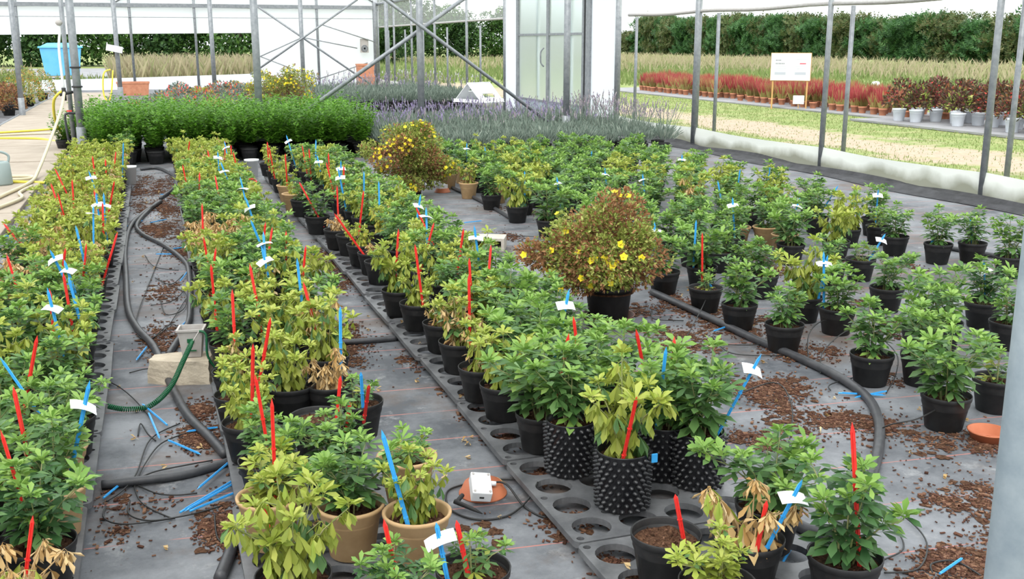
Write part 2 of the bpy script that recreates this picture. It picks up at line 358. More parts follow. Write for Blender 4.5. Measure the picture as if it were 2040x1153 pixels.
D_stakes = [[-0.785,7.158,-0.97,7.22,0.493,"r",0,0],[-0.732,5.794,-0.78,5.81,0.546,"r",0,0],[-0.799,9.846,-0.87,9.87,0.542,"r",0,0],[-0.79,8.743,-0.81,8.75,0.549,"r",0,0],[-0.656,8.178,-0.72,8.2,0.544,"r",0,0],[-0.679,8.943,-0.67,8.94,0.55,"r",0,0],[-0.585,10.811,-0.61,10.82,0.549,"r",0,0],[-0.491,10.484,-0.48,10.48,0.55,"r",0,0],[-0.481,11.294,-0.41,11.27,0.542,"r",0,0],[-0.418,8.813,-0.35,8.79,0.543,"r",0,0],[-0.366,7.582,-0.39,7.59,0.549,"r",0,0],[-0.411,8.267,-0.48,8.29,0.542,"r",0,0],[-0.475,6.052,-0.41,6.03,0.543,"r",0,0],[-0.427,6.046,-0.35,6.02,0.541,"r",0,0],[-0.334,6.375,-0.26,6.35,0.541,"r",0,0],[-0.445,5.222,-0.47,5.23,0.549,"r",0,0],[-0.501,4.881,-0.5,4.88,0.55,"r",0,0],[0.285,12.185,0.33,12.17,0.547,"r",0,0],[0.238,9.754,0.19,9.77,0.546,"r",0,0],[0.525,11.081,0.47,11.1,0.545,"r",0,0],[0.679,12.027,0.7,12.02,0.549,"r",0,0],[0.287,9.138,0.31,9.13,0.549,"r",0,0],[0.44,8.863,0.42,8.87,0.549,"r",0,0],[0.227,7.308,0.25,7.3,0.549,"r",0,0],[0.222,5.963,0.2,5.97,0.549,"r",0,0],[0.182,5.693,0.25,5.67,0.543,"r",0,0],[0.192,5.213,0.2,5.21,0.55,"r",0,0],[0.398,5.144,0.38,5.15,0.55,"r",0,0],[0.255,4.622,0.26,4.62,0.55,"r",0,0],[1.018,11.901,1.02,11.9,0.55,"r",0,0],[-0.47,9.356,-0.57,9.39,0.565,"b",1,0],[-0.421,7.994,-0.44,8.0,0.579,"b",1,0],[-0.397,7.822,-0.39,7.82,0.58,"b",1,0],[-0.45,7.257,-0.43,7.25,0.579,"b",1,0],[-0.435,5.811,-0.58,5.86,0.549,"b",1,0],[-0.264,5.881,-0.35,5.91,0.569,"b",1,0],[-0.447,4.772,-0.5,4.79,0.576,"b",1,0],[-0.419,6.446,-0.49,6.47,0.573,"b",0,0],[-0.222,5.121,-0.28,5.14,0.575,"b",0,0],[-0.351,11.84,-0.35,11.84,0.58,"b",0,0],[0.77,11.77,0.68,11.8,0.568,"b",1,0],[0.553,10.546,0.54,10.55,0.58,"b",1,0],[0.641,9.759,0.52,9.8,0.558,"b",1,0],[0.614,8.452,0.59,8.46,0.579,"b",1,0],[0.613,7.306,0.54,7.33,0.572,"b",1,0],[1.017,11.908,1.01,11.91,0.55,"r",0,0],[1.054,10.902,1.0,10.92,0.546,"r",0,0],[1.087,11.161,1.09,11.16,0.55,"r",0,0],[1.215,11.415,1.17,11.43,0.547,"r",0,0],[1.176,10.428,1.17,10.43,0.55,"r",0,0],[1.36,10.907,1.35,10.91,0.55,"r",0,0],[1.588,10.357,1.58,10.36,0.55,"r",0,0],[1.515,9.565,1.44,9.59,0.541,"r",0,0],[1.527,9.234,1.54,9.23,0.55,"r",0,0],[1.33,8.16,1.33,8.16,0.55,"r",0,0],[1.273,8.399,1.12,8.45,0.512,"r",0,0],[1.266,6.867,1.08,6.93,0.492,"r",0,0],[1.402,7.559,1.4,7.56,0.55,"r",0,0],[1.727,6.771,1.61,6.81,0.528,"r",0,0],[1.204,6.102,1.3,6.07,0.535,"r",0,0],[1.247,5.915,1.29,5.9,0.547,"r",0,0],[1.311,5.396,1.27,5.41,0.547,"r",0,0],[1.646,5.781,1.65,5.78,0.55,"r",0,0],[1.627,5.258,1.65,5.25,0.549,"r",0,0],[1.456,4.945,1.44,4.95,0.55,"r",0,0],[1.346,4.575,1.33,4.58,0.55,"r",0,0],[0.561,6.396,0.58,6.39,0.549,"r",0,0],[0.562,6.236,0.58,6.23,0.549,"r",0,0],[0.567,6.211,0.6,6.2,0.548,"r",0,0],[0.651,5.59,0.71,5.57,0.545,"r",0,0],[1.458,10.467,1.39,10.49,0.573,"b",1,0],[1.526,9.385,1.54,9.38,0.58,"b",1,0],[1.406,8.815,1.42,8.81,0.58,"b",1,0],[1.568,8.494,1.58,8.49,0.58,"b",0,0],[1.559,7.844,1.57,7.84,0.58,"b",0,0],[1.693,7.033,1.7,7.03,0.58,"b",1,0],[1.606,6.435,1.59,6.44,0.58,"b",1,0],[1.687,5.701,1.69,5.7,0.58,"b",1,0],[0.616,5.065,0.6,5.07,0.58,"b",0,0],[0.568,5.884,0.52,5.9,0.577,"b",1,0],[0.548,5.464,0.47,5.49,0.571,"b",1,0],[0.574,6.352,0.49,6.38,0.57,"b",0,0],[0.25,3.727,0.27,3.72,0.549,"r",0,0],[0.347,4.088,0.37,4.08,0.549,"r",0,0],[0.297,3.248,0.26,3.26,0.548,"r",0,0],[0.264,3.092,0.27,3.09,0.55,"r",0,0],[0.655,4.685,0.58,4.71,0.541,"r",0,0],[0.62,3.83,0.606,3.835,0.37,"r",0,1],[0.72,3.78,0.705,3.785,0.339,"r",0,1],[0.75,3.77,0.782,3.759,0.419,"r",0,1],[0.7,4.28,0.686,4.285,0.529,"b",0,1],[0.71,3.87,0.691,3.876,0.364,"b",0,1],[0.24,2.75,0.216,2.758,0.385,"r",0,1],[0.66,2.56,0.615,2.575,0.455,"r",0,1],[0.73,2.52,0.697,2.531,0.356,"r",0,1],[0.64,2.83,0.565,2.855,0.512,"b",0,1],[0.66,2.52,0.64,2.527,0.36,"b",1,1],[-0.561,4.147,-0.48,4.12,0.54,"r",0,0],[-0.46,3.46,-0.49,3.47,0.549,"r",0,0],[-0.417,3.059,-0.48,3.08,0.544,"r",0,0],[-0.369,3.447,-0.26,3.41,0.563,"b",1,0],[-0.386,3.881,-0.59,3.95,0.515,"b",0,0],[-0.39,2.93,-0.335,2.911,0.455,"r",0,1],[1.557,3.704,1.51,3.72,0.547,"r",0,0],[1.36,3.503,1.4,3.49,0.548,"r",0,0],[1.685,3.452,1.66,3.46,0.549,"r",0,0],[1.766,3.315,1.75,3.32,0.55,"r",0,0],[1.35,2.93,1.404,2.912,0.502,"r",0,1],[1.56,3.15,1.62,3.13,0.575,"b",0,0],[1.797,3.041,1.92,3.0,0.558,"b",1,0],[1.649,4.03,1.62,4.04,0.579,"b",1,0],[1.51,2.57,1.479,2.58,0.343,"r",0,1],[1.52,2.35,1.535,2.345,0.371,"r",0,1],[1.78,2.24,1.729,2.257,0.624,"r",0,1],[1.55,2.37,1.642,2.339,0.421,"b",1,1],[3.11,5.57,3.096,5.575,0.486,"r",0,1],[3.233,6.042,3.24,6.04,0.58,"b",0,0],[3.127,5.161,3.1,5.17,0.579,"b",1,0],[3.14,5.54,3.136,5.541,0.176,"b",0,1],[3.1,5.16,3.085,5.165,0.208,"b",0,1],[3.16,6.617,3.15,6.62,0.58,"b",1,0],[2.737,6.388,2.73,6.39,0.58,"b",1,0],[4.097,6.728,4.06,6.74,0.578,"b",1,0],[4.407,10.431,4.44,10.42,0.578,"b",1,0],[4.257,8.754,4.21,8.77,0.577,"b",1,0],[4.024,8.975,3.98,8.99,0.577,"b",1,0],[3.29,8.333,3.24,8.35,0.576,"b",1,0],[3.272,8.929,3.27,8.93,0.58,"b",0,0],[5.174,9.805,5.16,9.81,0.58,"b",1,0],[4.486,7.915,4.41,7.94,0.572,"b",0,0],[5.048,8.471,5.08,8.46,0.579,"b",0,0],[5.418,8.631,5.45,8.62,0.579,"b",0,0],[5.29,7.561,5.47,7.5,0.531,"b",1,0],[5.63,7.19,5.615,7.195,0.431,"b",1,1],[4.69,6.02,4.798,5.984,0.404,"b",1,1],[5.94,6.51,5.903,6.523,0.401,"b",1,1],[4.57,4.81,4.537,4.821,0.469,"b",1,1],[3.63,4.98,3.585,4.995,0.426,"b",1,1],[4.6,6.96,4.688,6.93,0.436,"b",1,1],[5.48,6.34,5.485,6.338,0.188,"b",0,1],[3.487,11.811,3.49,11.81,0.58,"b",1,0],[3.484,11.125,3.44,11.14,0.577,"b",0,0],[1.395,12.198,1.39,12.2,0.58,"b",1,0],[1.614,11.535,1.63,11.53,0.58,"b",0,0]]
D_hoses = [[[-0.02,11.21],[-0.19,10.43],[-0.29,9.73],[-0.31,8.65],[-0.28,7.51],[-0.25,6.62],[-0.19,6.12],[-0.1,5.67],[-0.04,5.11],[0.03,4.57],[0.11,4.23],[0.16,4.02]],[[-0.06,11.15],[-0.23,9.91],[-0.19,9.33],[-0.02,8.73],[0.11,8.06],[0.14,7.62],[0.11,6.5],[0.08,6.08],[0.01,5.73],[-0.03,5.53]],[[-0.24,14.25],[-0.03,14.29],[0.14,13.47],[0.16,12.76],[0.12,12.15],[-0.02,11.47]],[[-0.29,3.87],[-0.12,3.86],[0.02,3.88],[0.17,3.95]],[[2.98,5.98],[3.0,5.34],[3.02,4.82],[3.05,4.37],[3.04,4.03],[2.99,3.78],[2.87,3.55],[2.71,3.33],[2.51,3.1],[2.26,2.85],[2.07,2.7],[1.97,2.7],[1.94,2.83],[1.95,2.98]],[[3.09,11.5],[3.1,10.16],[3.04,8.89]],[[0.78,5.47],[0.97,5.45],[1.17,5.46]],[[0.17,3.43],[0.13,3.21],[0.08,3.02]],[[1.04,10.5],[1.08,9.94],[0.99,9.61]],[[5.88,6.61],[5.98,6.2]]]
D_tubes = [[[-0.02,8.73],[-0.12,7.46],[-0.2,6.35],[-0.16,5.89],[-0.04,6.07],[0.09,6.78],[0.14,6.98]],[[-0.16,8.39],[-0.09,7.88],[0.07,7.74]],[[-0.09,7.53],[0.01,7.25],[0.1,7.58]],[[-0.06,6.83],[-0.03,6.42],[0.07,6.51],[0.1,6.92],[0.04,7.16]],[[-0.12,5.88],[-0.01,6.17],[0.06,6.01]],[[-0.22,5.3],[-0.12,5.31],[-0.07,5.16]],[[-0.32,5.2],[-0.26,5.06],[-0.19,4.85],[-0.12,4.59]],[[-0.17,4.38],[-0.16,4.51],[-0.13,4.37],[-0.1,4.3]],[[-0.27,3.74],[-0.22,3.8],[-0.17,3.95],[-0.12,4.31],[0.0,4.48]],[[-0.17,3.89],[-0.14,4.04],[-0.08,4.24],[0.02,4.35]],[[-0.17,3.91],[-0.1,3.95],[0.03,3.98],[0.11,4.01]],[[-0.18,3.88],[-0.16,3.71],[-0.12,3.61],[-0.05,3.52]],[[-0.17,3.86],[-0.1,3.74],[-0.03,3.7],[0.04,3.71]],[[-0.27,3.7],[-0.27,3.58],[-0.2,3.51],[-0.04,3.52]],[[-0.19,3.72],[-0.19,3.59],[-0.12,3.51],[0.01,3.52],[0.12,3.57]],[[0.09,3.5],[0.09,3.3],[0.13,3.25]],[[2.72,5.01],[2.96,5.29],[3.27,5.71],[3.51,5.99],[3.57,5.97]],[[2.79,5.6],[2.7,5.38],[2.86,5.32]],[[2.85,4.96],[2.82,4.79],[3.02,4.72],[3.18,4.87]],[[2.84,4.93],[2.77,4.65],[2.86,4.55],[3.02,4.52]],[[3.05,4.33],[3.2,4.56],[3.45,4.78],[3.72,4.92]],[[3.03,4.2],[3.17,4.38],[3.46,4.57],[3.5,4.41],[3.41,4.12],[3.25,3.92],[3.14,3.84]],[[2.92,3.96],[2.97,4.02],[3.28,4.12]],[[3.43,3.71],[3.22,3.5],[3.02,3.37],[2.86,3.3],[2.78,3.36],[2.76,3.43]],[[2.32,2.81],[2.34,2.7],[2.28,2.53],[2.14,2.4],[2.03,2.42]],[[2.22,2.74],[2.24,2.63],[2.18,2.52],[2.08,2.49]],[[2.17,2.37],[2.2,2.41],[2.28,2.4],[2.3,2.31]],[[1.82,6.26],[2.0,6.13],[2.05,5.85]],[[2.37,3.99],[2.58,3.92],[2.48,3.62],[2.34,3.42]],[[0.2,7.6],[0.03,6.8],[-0.12,6.71]],[[2.72,8.33],[3.05,8.02],[3.07,7.51]]]
D_drips = [[[-0.28,3.76],[-0.21,3.9]],[[-0.17,4.81],[-0.04,4.41]],[[-0.13,4.64],[-0.08,4.25]],[[0.02,4.35],[0.15,4.36]],[[-0.05,4.26],[0.07,4.06]],[[0.04,3.71],[0.19,3.97]],[[-0.03,3.54],[0.21,3.81]],[[-0.01,3.54],[0.22,3.78]],[[0.01,3.53],[0.19,3.65]],[[-0.19,5.49],[-0.14,5.73]],[[0.02,6.01],[0.08,6.2]],[[-0.13,9.87],[0.02,10.02]],[[-0.33,9.77],[-0.18,10.09]],[[0.13,12.78],[0.22,12.89]],[[-0.02,11.74],[0.06,11.76]],[[0.0,8.54],[0.17,8.62]],[[-0.08,8.36],[0.04,8.32]],[[0.07,7.29],[0.13,7.61]],[[-1.19,9.74],[-1.02,9.9]],[[-1.32,9.56],[-1.12,9.6]],[[-1.29,9.32],[-1.16,9.23]],[[-1.22,11.54],[-1.15,11.52]],[[-1.17,10.76],[-1.05,10.69]],[[2.88,5.01],[3.08,5.11]],[[2.92,3.9],[3.11,3.8]],[[2.94,3.81],[3.14,3.84]],[[2.17,2.34],[2.31,2.4]],[[1.7,2.51],[1.85,2.65]],[[2.57,8.99],[2.76,9.04]]]
D_mulch = [[3.03,5.27,0.47,0.59,700],[2.68,3.68,0.27,0.6,700],[2.61,2.78,0.23,0.41,300],[2.92,3.34,0.32,0.37,400],[3.18,4.57,0.23,0.39,250],[-0.07,12.0,0.3,2.13,1500],[-0.02,9.25,0.23,1.14,800],[0.88,5.54,0.19,0.5,450],[1.16,7.02,0.11,0.88,300],[1.17,7.74,0.09,0.66,150],[0.08,4.42,0.08,0.38,350],[0.12,3.44,0.05,0.32,350],[2.22,2.4,0.15,0.12,350],[2.77,7.83,0.16,0.65,250],[2.32,3.55,0.11,0.15,200],[1.2,3.08,0.04,0.16,30],[-0.17,3.54,0.1,0.24,80],[-0.03,6.55,0.21,1.64,350],[1.57,5.76,0.17,0.7,80],[3.32,9.25,0.29,0.89,250],[3.06,5.78,0.16,0.41,250],[3.95,4.96,0.24,0.49,200],[5.0,5.73,0.28,1.02,200],[4.15,6.02,0.2,0.99,250],[2.54,4.78,0.21,0.28,180],[3.24,4.26,0.13,0.36,150],[-1.15,10.16,0.18,0.87,150],[0.93,3.09,0.07,0.11,10],[1.14,4.88,0.04,0.5,40],[1.28,3.45,0.04,0.04,70],[1.28,3.07,0.04,0.04,70],[1.26,3.84,0.04,0.05,60],[1.24,4.18,0.04,0.05,60],[1.24,4.52,0.04,0.06,50],[1.24,2.73,0.04,0.05,90]]
D_brA = [[1.65,0.22],[4.71,2.26]]
D_brB = [[3.43,2.25],[6.36,0.15]]
D_postX1 = [-1.04,1.48,3.99,6.46]
D_postX2 = [-0.88,1.62,4.1,6.57]
D_br2 = [[[2.96,2.57],[6.55,0.08]],[[5.72,2.81],[2.64,0.75]]]
D_br3 = [[[5.29,1.79],[7.24,1.41]],[[5.96,2.25],[7.92,1.63]],[[5.84,0.33],[7.61,0.88]],[[3.7,1.12],[5.25,1.8]],[[3.7,1.13],[5.84,0.28]]]
D_gabX = [-4.2,-0.62,1.53,3.62,5.82,7.97]
D_gabZ = [2.87,2.47,1.89,0.33]
D_near_post = [1.086,1.035]

# ================================================================ THE SETTING
b = MB(); b.add([(-14, -4, 0), (8.25, -4, 0), (8.25, 39.9, 0), (-14, 39.9, 0)], [(0, 1, 2, 3)])
tag(b.build('floor', floor_material()), 'grey woven ground cloth covering the tunnel floor', 'floor', kind='structure')
b = MB(); b.add([(-160, -60, -.03), (260, -60, -.03), (260, 320, -.03), (-160, 320, -.03)], [(0, 1, 2, 3)])
tag(b.build('field', field_material()), 'rough grass field with a bare wheel track outside the tunnel', 'field', kind='structure')
b = MB(); b.add([(-16, 50, -.02), (2.2, 50, -.02), (2.2, 75, -.02), (-16, 75, -.02)], [(0, 1, 2, 3)])
b.add([(5.2, 50, -.02), (16, 50, -.02), (16, 66, -.02), (5.2, 66, -.02)], [(0, 1, 2, 3)])
tag(b.build('asphalt_yard', M['asphalt']), 'grey asphalt yard behind the blue container', 'yard', kind='structure')
b = MB(); b.box((16.2, 25.5, -.01), (2.2, 20.5, .03)); tag(b.build('cloth_strip', M['asphalt']), 'dark cloth strip under the red grass pots outside', 'ground cloth', kind='structure')
b = MB(); b.box((15.6, 14.4, 0), (3.0, 9.5, .04)); tag(b.build('pot_bench_cloth', M['asphalt']), 'grey cloth bed under the white pots outside', 'ground cloth', kind='structure')

# walkway of pale slabs
walk = tag(empty('trim_1', (0, 0, 0)), 'pale slab walkway along the left side', 'walkway', kind='structure')
y = 6.0
while y < 36:
    L_ = 2.35; mb = MB(); mb.box((0, 0, .025), (1.55, L_ - .03, .05))
    put('slab', rounded('slab', mb, M['slab'], .01), walk, (-2.08 + U(-.01, .01), y + L_ / 2, U(-.008, .004)), R(U(-.3, .3))); y += L_
mb = MB(); mb.tube([(-2.9, 5, .03), (-2.9, 36, .03)], .03, 8); mb.build('edge_pipe', M['galv'], walk)

# right wall
XW = 8.07
wr = tag(empty('wall_right', (XW, 10, 0)), 'open tunnel side wall with grey posts and white skirt film', 'wall', kind='structure')
wr.location = (0, 0, 0)
WY = [5.8, 8.67, 11.5, 14.9, 17.9, 24.45, 27.77, 31.2, 34.2, 36.85, 39.6]
for i, y in enumerate(WY):
    r = .055 if i in (3, 4, 5) else .036
    mb = MB(); mb.tube([(XW, y, 0), (XW, y, 3.0)], r, 10); mb.build('post', M['galv'], wr, smooth=True)
    mb = MB(); mb.tube([(XW + .42, y + .12, 0), (XW + .42, y + .12, 2.06)], .03, 8); mb.build('outer_post', M['galv'], wr, smooth=True)
def film_panel(y0, y1, z0, z1, n=10, bow=.06, x=XW, sag=.03):
    mb = MB(); nz = 4; vs = []
    for i in range(n + 1):
        t = i / n; y = y0 + (y1 - y0) * t; s = math.sin(math.pi * t)
        for k in range(nz + 1):
            q = k / nz; zz = z0 + (z1 - sag * s - z0) * q
            vs.append((x - .01 + bow * s * math.sin(math.pi * q * .8 + .3) + .012 * math.sin(9 * t + 5 * q), y, zz))
    fs = [(i * (nz + 1) + k, (i + 1) * (nz + 1) + k, (i + 1) * (nz + 1) + k + 1, i * (nz + 1) + k + 1) for i in range(n) for k in range(nz)]
    mb.add(vs, fs); return mb
WS = [3.0] + WY
for a, c in zip(WS[:-1], WS[1:]):
    if a == 17.9: continue
    film_panel(a, c, 0, .30).build('skirt_film', M['skirt'], wr, smooth=True)
film_panel(2.5, 17.9, 2.06, 3.0, 24, .03, sag=0).build('upper_film', M['film'], wr, smooth=True)
film_panel(24.45, 39.6, 2.15, 3.0, 24, .03, sag=0).build('upper_film', M['film'], wr, smooth=True)
mb = MB(); mb.tube([(XW + .02, 2.5 + .5 * k, 2.07 + .012 * math.sin(k * 1.1)) for k in range(31)], .028, 8); mb.build('film_roll', M['grey_plastic'], wr, smooth=True)
mb = MB(); mb.tube([(XW + .02, 24.5 + .5 * k, 2.17) for k in range(31)], .028, 8); mb.build('film_roll', M['grey_plastic'], wr, smooth=True)
mb = MB(); mb.tube([(XW, -2, 3), (XW, 39.6, 3)], .05, 8); mb.build('gutter_beam', M['galv'], wr, smooth=True)
# lumpy folded cloth along the foot of the wall
mb = MB(); n = 70; vs = []; prof = [(-.36, .004), (-.28, .03), (-.2, .012), (-.13, .04), (-.06, .025), (0, .05)]
for i in range(n + 1):
    y = 3 + 15 * i / n
    for (dx, dz) in prof: vs.append((XW - .02 + dx + .05 * math.sin(y * 2.1 + dx * 8), y, dz * (.6 + .8 * abs(math.sin(y * 1.3 + dx * 9))) + .002))
k_ = len(prof); mb.add(vs, [(i * k_ + j, i * k_ + j + 1, (i + 1) * k_ + j + 1, (i + 1) * k_ + j) for i in range(n) for j in range(k_ - 1)])
mb.build('folded_cloth_edge', M['cloth_fold'], wr, smooth=True)

# door in the right wall
dr = tag(empty('door_1', (0, 0, 0)), 'frosted double sliding door in grey metal frame', 'door', kind='structure')
def ybox(name, y0, y1, z0, z1, th, m, parent, dx=0):
    mb = MB(); mb.box((0, 0, 0), (th, abs(y1 - y0), z1 - z0)); return mb.build(name, m, parent, (XW + dx, (y0 + y1) / 2, (z0 + z1) / 2))
ybox('film_panel', 23.55, 24.4, 0, 3, .02, M['gablefilm'], dr)
ybox('frame_post', 23.42, 23.55, 0, 3, .08, M['galv'], dr)
for (a, c) in ((21.56, 23.42), (19.56, 21.44)):
    lf = ybox('door_leaf_rail', a, c, 1.755, 1.80, .05, M['galv'], dr)
    for (z0, z1) in ((.36, 1.755), (1.80, 2.98)): ybox('pane', a, c, z0, z1, .012, M['pane'], dr)
    ybox('kick_panel', a, c, 0, .36, .03, M['galv_pale'], dr)
    ybox('bottom_rail', a, c, .34, .38, .04, M['galv'], dr, -.005)
    ybox('stiffener', (a + c) / 2 - .3, (a + c) / 2 - .22, .4, 2.9, .03, M['white_plastic'], dr, .04)
ybox('meeting_stile', 21.44, 21.56, 0, 3, .07, M['galv'], dr)
mb = MB(); mb.tube(smooth_path([(XW - .04, 21.68, 1.50), (XW - .10, 21.70, 1.42), (XW - .11, 21.70, 1.30), (XW - .10, 21.70, 1.18), (XW - .04, 21.68, 1.10)], 4), .016, 8); mb.build('handle', M['galv'], dr, smooth=True)
ybox('edge_stile', 19.47, 19.56, 0, 3, .07, M['galv'], dr)
ybox('rubber_seal', 19.33, 19.47, 0, 3, .08, M['alu_dark'], dr, .02)
ybox('frame_post', 19.12, 19.33, 0, 3, .10, M['galv'], dr)
ybox('film_panel', 18.05, 19.12, 0, 3, .02, M['gablefilm'], dr)

# back gable
YB = 39.6
wb = tag(empty('wall_back', (0, 0, 0)), 'far gable wall with white film panel and low skirt', 'wall', kind='structure')
for x in D_gabX + [-8.5]:
    mb = MB(); mb.tube([(x, YB, 0), (x, YB, 4.4)], .045 if x < 7 else .09, 8); mb.build('post', M['galv'], wb, smooth=True)
mb = MB(); mb.box((-2, YB, 2.87), (20.2, .12, .13)); mb.build('cross_beam', M['galv'], wb)
mb = MB(); mb.tube([(-12, YB - .05, 2.47), (8, YB - .05, 2.47)], .012, 6); mb.build('wire', M['galv'], wb)
def xfilm(name, x0, x1, z0, z1, m, dy=.06, z0b=None):
    mb = MB(); n = 14; vs = []
    for i in range(n + 1):
        x = x0 + (x1 - x0) * i / n
        for z in (z0 if z0b is None else z0 + (z0b - z0) * i / n, z1): vs.append((x, YB + dy + .02 * math.sin(i * 1.7), z))
    mb.add(vs, [(2 * i, 2 * i + 2, 2 * i + 3, 2 * i + 1) for i in range(n)]); return mb.build(name, m, wb, smooth=True)
xfilm('upper_film', -12, 3.65, 1.80, 4.4, M['gablefilm'], z0b=1.95)
xfilm('white_panel', 3.65, 8.0, 0, 4.6, M['gablefilm'])
mb = MB(); n = 14; vs = []
for i in range(n + 1):
    x = -12 + 15.6 * i / n
    vs += [(x, YB, 0), (x, YB, .30 + .22 * (i / n) ** 2)]
mb.add(vs, [(2 * i, 2 * i + 2, 2 * i + 3, 2 * i + 1) for i in range(n)]); mb.build('skirt_film', M['skirt_back'], wb)
for (p, q) in D_br3:
    mb = MB(); mb.tube([(p[0], YB - .15, p[1]), (q[0], YB - .15, q[1])], .022, 6); mb.build('brace', M['galv'], wb, smooth=True)
fan = tag(empty('wall_fan', (7.52, YB - .08, 1.5)), 'small grey ventilation fan box on the far white panel', 'fan')
mb = MB(); mb.box((0, 0, .0), (.30, .08, .50)); mb.build('housing', M['grey_plastic'], fan)
mb = MB(); mb.tube([(.0 + .12 * math.cos(a), -.05, -.1 + .12 * math.sin(a)) for a in np.linspace(0, 2 * math.pi, 19)], .01, 6); mb.build('ring', M['galv'], fan)
mb = MB()
for k in range(4): mb.box((0, -.065, -.1), (.22, .01, .04), 0, Matrix.Translation((0, 0, -.1)) @ Matrix.Rotation(k * math.pi / 4, 4, 'Y') @ Matrix.Translation((0, 0, .1)))
mb.build('blades', M['galv'], fan)

# roof: polythene arches on hoops, above the frame of the photo
ce = tag(empty('ceiling', (0, 0, 0)), 'clear polythene tunnel roof on steel hoops', 'roof', kind='structure')
def arch(x0, x1, z0, rise, n=14): return [(x0 + (x1 - x0) * i / n, z0 + rise * math.sin(math.pi * i / n)) for i in range(n + 1)]
for (x0, x1) in ((-1.04, XW), (-10.2, -1.04)):
    pr = arch(x0, x1, 3.0, 1.7); mb = MB(); vs = [(x, y, z) for (x, z) in pr for y in (-4, YB)]
    mb.add(vs, [(2 * i, 2 * i + 2, 2 * i + 3, 2 * i + 1) for i in range(len(pr) - 1)]); mb.build('roof_film', M['film'], ce, smooth=True)
    for y in np.arange(-1, YB, 2.9):
        mb = MB(); mb.tube([(x, y, z - .03) for (x, z) in pr], .03, 6); mb.build('hoop', M['galv'], ce, smooth=True)

# inner posts and braces: things of the frame
def post(x, y, h, r, label, double=False, cat='post'):
    e = tag(empty('support_post', (x, y, 0)), label, cat, 'inner support posts of the tunnel')
    mb = MB(); mb.tube([(0, 0, 0), (0, 0, h)], r, 12); mb.build('tube', M['galv'], e, smooth=True)
    mb = MB(); mb.lathe([(r + .012, 0), (r + .012, .42), (r, .425)], 12); mb.build('sleeve', M['galv'], e, smooth=True)
    if double:
        mb = MB(); mb.tube([(-.13, .3, 0), (-.13, .3, h)], r * .6, 10); mb.build('tube', M['galv'], e, smooth=True)
        for z in (1.25, .98): mb = MB(); mb.lathe([(r + .015, z), (r + .022, z + .012), (r + .015, z + .024)], 12); mb.build('cable_tie', M['dark_rubber'], e, smooth=True)
    return e
names1 = ['grey double post beside the walkway at the bright green plants', 'grey post rising behind the third bed at the bright green plants', 'grey post where the two long diagonal braces cross', 'grey post in front of the frosted door']
for x, nm, dbl in zip(D_postX1, names1, (True, False, False, False)): post(x, 16.35, 2.97, .055, nm, dbl)
names2 = ['far grey post beside the terracotta trough and yellow hose', 'far grey post left of the white gable panel', 'far grey post in front of the white gable panel', 'far grey post at the right end of the white panel']
for x, nm in zip(D_postX2, names2): post(x, 31.0, 2.97, .06, nm)
post(-2.8, 25.6, 2.97, .055, 'grey post left of the walkway among the brown potted shrubs')
p = tag(empty('support_post', (D_near_post[0], D_near_post[1], 0)), 'pale grey steel post at the right edge close to the camera', 'post', 'inner support posts of the tunnel')
mb = MB(); mb.tube([(0, 0, 0), (0, 0, 2.97)], .036, 20); mb.build('tube', M['galv_pale'], p, smooth=True)
def brace(p, q, y, r, label):
    e = tag(empty('diagonal_brace', (p[0], y, p[1])), label, 'brace', 'diagonal tube braces')
    mb = MB(); mb.tube([(0, 0, 0), (q[0] - p[0], 0, q[1] - p[1])], r, 8); mb.build('tube', M['galv'], e, smooth=True)
    mb = MB(); mb.box((0, 0, 0), (.09, .02, .06)); mb.build('end_bracket', M['galv'], e)
def ext(p, q, t): return [p[0] + (q[0] - p[0]) * t, p[1] + (q[1] - p[1]) * t]
brace(D_brA[0], ext(D_brA[0], D_brA[1], 1.35), 16.45, .032, 'long thick diagonal brace rising right above the bright green plants')
brace(D_brB[1], ext(D_brB[1], D_brB[0], 1.3), 16.24, .028, 'long diagonal brace falling right over the lavender to the front post')
brace(D_br2[0][1], D_br2[0][0], 31.12, .028, 'far thin brace falling right in front of the white panel')
brace(D_br2[1][1], D_br2[1][0], 30.88, .028, 'far thin brace rising right in front of the white panel')

